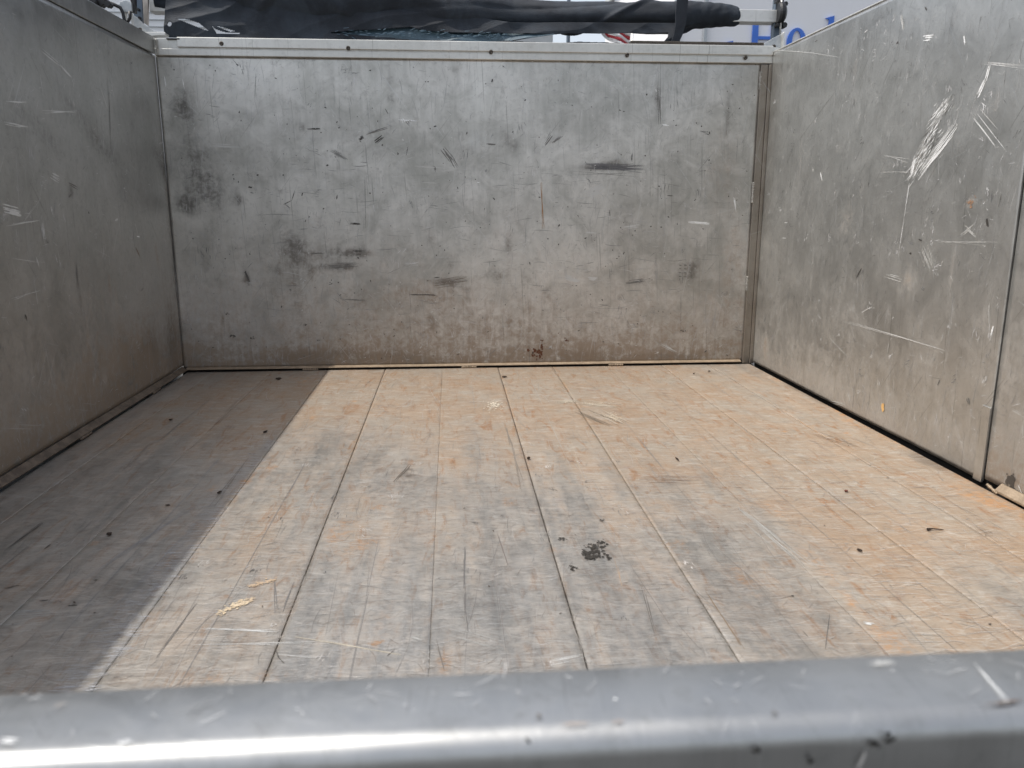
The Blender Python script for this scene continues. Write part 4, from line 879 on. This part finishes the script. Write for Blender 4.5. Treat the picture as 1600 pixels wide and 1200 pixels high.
# ------------------------------------------------------------------ beyond the bed
def at(px, py, Y): return hit(px, py, 1, Y)
t = NT('grey_cladding'); n = t.noise(.6, 4); t.l(t.mix(n, (.84, .84, .85), (.88, .88, .89)), t.b.inputs['Base Color']); t.b.inputs['Roughness'].default_value = .7
M_clad = t.m
M_letter = plain('blue_letter', (.05, .16, .60), (.06, .18, .64), 3, .5)
YB = 26.0
st_ = thing('store_building', 'pale grey store wall with big blue serif letters beyond the right bed corner', 'building')
x0 = at(1058, 50, YB)[0]; x1 = at(1760, 50, YB)[0]
obj('wall', box_mesh('wall', x0, x1, YB, YB+12, -1.15, 9, .0), M_clad, st_)
obj('corner_trim', box_mesh('corner_trim', x0-.12, x0+.10, YB-.06, YB-.01, -1.14, 9.05, .0), M_tube, st_)
p = at(1100, 50, YB)[0]; obj('downpipe', box_mesh('downpipe', p-.05, p+.06, YB-.14, YB-.012, -1.14, 8.9, .01), M_galv, st_)
obj('parapet', box_mesh('parapet', x0-.15, x1+.1, YB-.10, YB+12.1, 9.06, 9.3, .0), M_tube, st_)
sc_ = YB/FPX*1.0
def letter(name, polys, lx, by, ht):
    """polys in units of cap height, y up; lx,by = foot of the letter"""
    o_ = at(lx, by, YB); k = ht
    m = MB()
    for pl in polys:
        m.prism([(o_[0]+a_*k, YB-.07, o_[2]+b_*k) for a_, b_ in pl], (0, 0, 0), (0, .05, 0))
    return obj(name, m.mesh(name), M_letter, st_)
CAPH = 55*YB/FPX
h_ = [[(.02, .0), (.26, 0), (.26, .03), (.22, .05), (.22, .95), (.26, .97), (.26, 1), (.02, 1), (.02, .97), (.06, .95), (.06, .05), (.02, .03)],
      [(.2205, .46), (.5795, .46), (.5795, .54), (.2205, .54)],
      [(.54, .0), (.78, 0), (.78, .03), (.74, .05), (.74, .95), (.78, .97), (.78, 1), (.54, 1), (.54, .97), (.58, .95), (.58, .05), (.54, .03)]]
letter('letter', h_, 1169, 90, CAPH)
def ring(cx_, cy_, rx, ry, ix, iy, n=28):
    out = []
    for k in range(n):
        a_, b_ = 2*math.pi*k/n, 2*math.pi*(k+1)/n
        out.append([(cx_+rx*math.cos(a_), cy_+ry*math.sin(a_)), (cx_+rx*math.cos(b_), cy_+ry*math.sin(b_)), (cx_+ix*math.cos(b_), cy_+iy*math.sin(b_)), (cx_+ix*math.cos(a_), cy_+iy*math.sin(a_))])
    return out
letter('letter', ring(.28, .36, .27, .38, .13, .31), 1226, 89, CAPH)
letter('letter', [[(.06, 0), (.26, 0), (.24, .05), (.24, 1.05), (.06, 1.0), (.0, .98), (.10, .94), (.10, .05)]], 1284, 89, CAPH)
letter('logo_stroke', [[(0, 0), (.36, .0), (.36, .13), (.2, .10)]], 1124, 72, CAPH)
# flag and light pole against the sky
fl = thing('flag', 'red and white striped flag hanging from a pole, seen under the tarp', 'flag')
YF = 20.0
M_red = plain('flag_red', (.42, .03, .04), rough=.7); M_whi = plain('flag_white', (.75, .75, .75), rough=.7)
nS = 7
o0 = at(986, 44, YF); k = YF/FPX
for i in range(6):
    m = MB(); nxx = 16; vs = []; fs = []
    for jx in range(nxx):
        s = jx/(nxx-1); dx = -s*48*k; sag = -(s**1.3)*(-16)*k*1.0
        for e in (0, 1):
            z = o0[2]+sag-(i+e)*5.2*k*(1-.25*s); vs.append((o0[0]+dx, YF+.10*math.sin(s*9+i*.3), z))
    for jx in range(nxx-1): fs.append((jx*2, jx*2+1, jx*2+3, jx*2+2))
    m.add(vs, fs); o = obj('stripe', m.mesh('stripe', smooth=True), (M_red, M_whi)[i % 2], fl); o.modifiers.new('thick', 'SOLIDIFY').thickness = .02
fpx = at(988, 50, YF)[0]
m = MB(); m.tube([(fpx, YF, -1.15), (fpx, YF, at(988, 10, YF)[2])], .025, 10); obj('flagpole', m.mesh('flagpole', smooth=True), M_tube, fl)
m = MB(); x = at(888, 50, 24)[0]; m.tube([(x, 24, -1.15), (x, 24, 9)], [.07, .045], 12)
m.box(x-.5, x+.5, 23.9, 24.2, 9.0, 9.12)
tag(obj('lamp_post', m.mesh('lamp_post'), M_blue), 'thin grey light pole against blue sky, seen through the gap in the tarp', 'lamp post')
# pale low building behind the middle and white trailer at the left
M_pale = plain('pale_wall', (.48, .50, .50), (.54, .55, .55), 1, .7)
pb = thing('low_building', 'pale low building glimpsed through the tarp gap left of the light pole', 'building')
xa, xb = at(560, 50, 60)[0], at(864, 50, 60)[0]
obj('wall', box_mesh('wall', xa, xb, 60, 75, -1.15, at(840, 40, 60)[2], 0), M_pale, pb)
obj('roof', box_mesh('roof', xa-.3, xb+.2, 59.7, 75.2, at(840, 40, 60)[2]+.004, at(840, 34, 60)[2], 0), M_tube, pb)
tl = thing('white_trailer', 'bright white box trailer parked behind the left bed corner', 'trailer')
M_white = plain('white_paint', (.80, .81, .82), (.76, .78, .80), 2, .5)
YW = 9.0
xa, xb = at(20, 20, YW)[0], at(415, 40, YW)[0]; zt = at(150, -60, YW)[2]
obj('body', box_mesh('body', xa, xb, YW, YW+5, -.35, zt, .06), M_white, tl)
for i in range(5):
    z = at(200, 8+i*11, YW)[2]; m = MB(); m.box(xa+.05, xb-.05, YW-.012, YW-.002, z-.004, z+.004); obj('body_rib', m.mesh('body_rib'), M_galv, tl)
for wx in (xa+.6, xb-.6):
    m = MB(); m.tube([(wx-.45, YW+.3, -.75), (wx-.45, YW+.55, -.75)], .4, 24); obj('wheel', m.mesh('wheel'), M_black, tl)
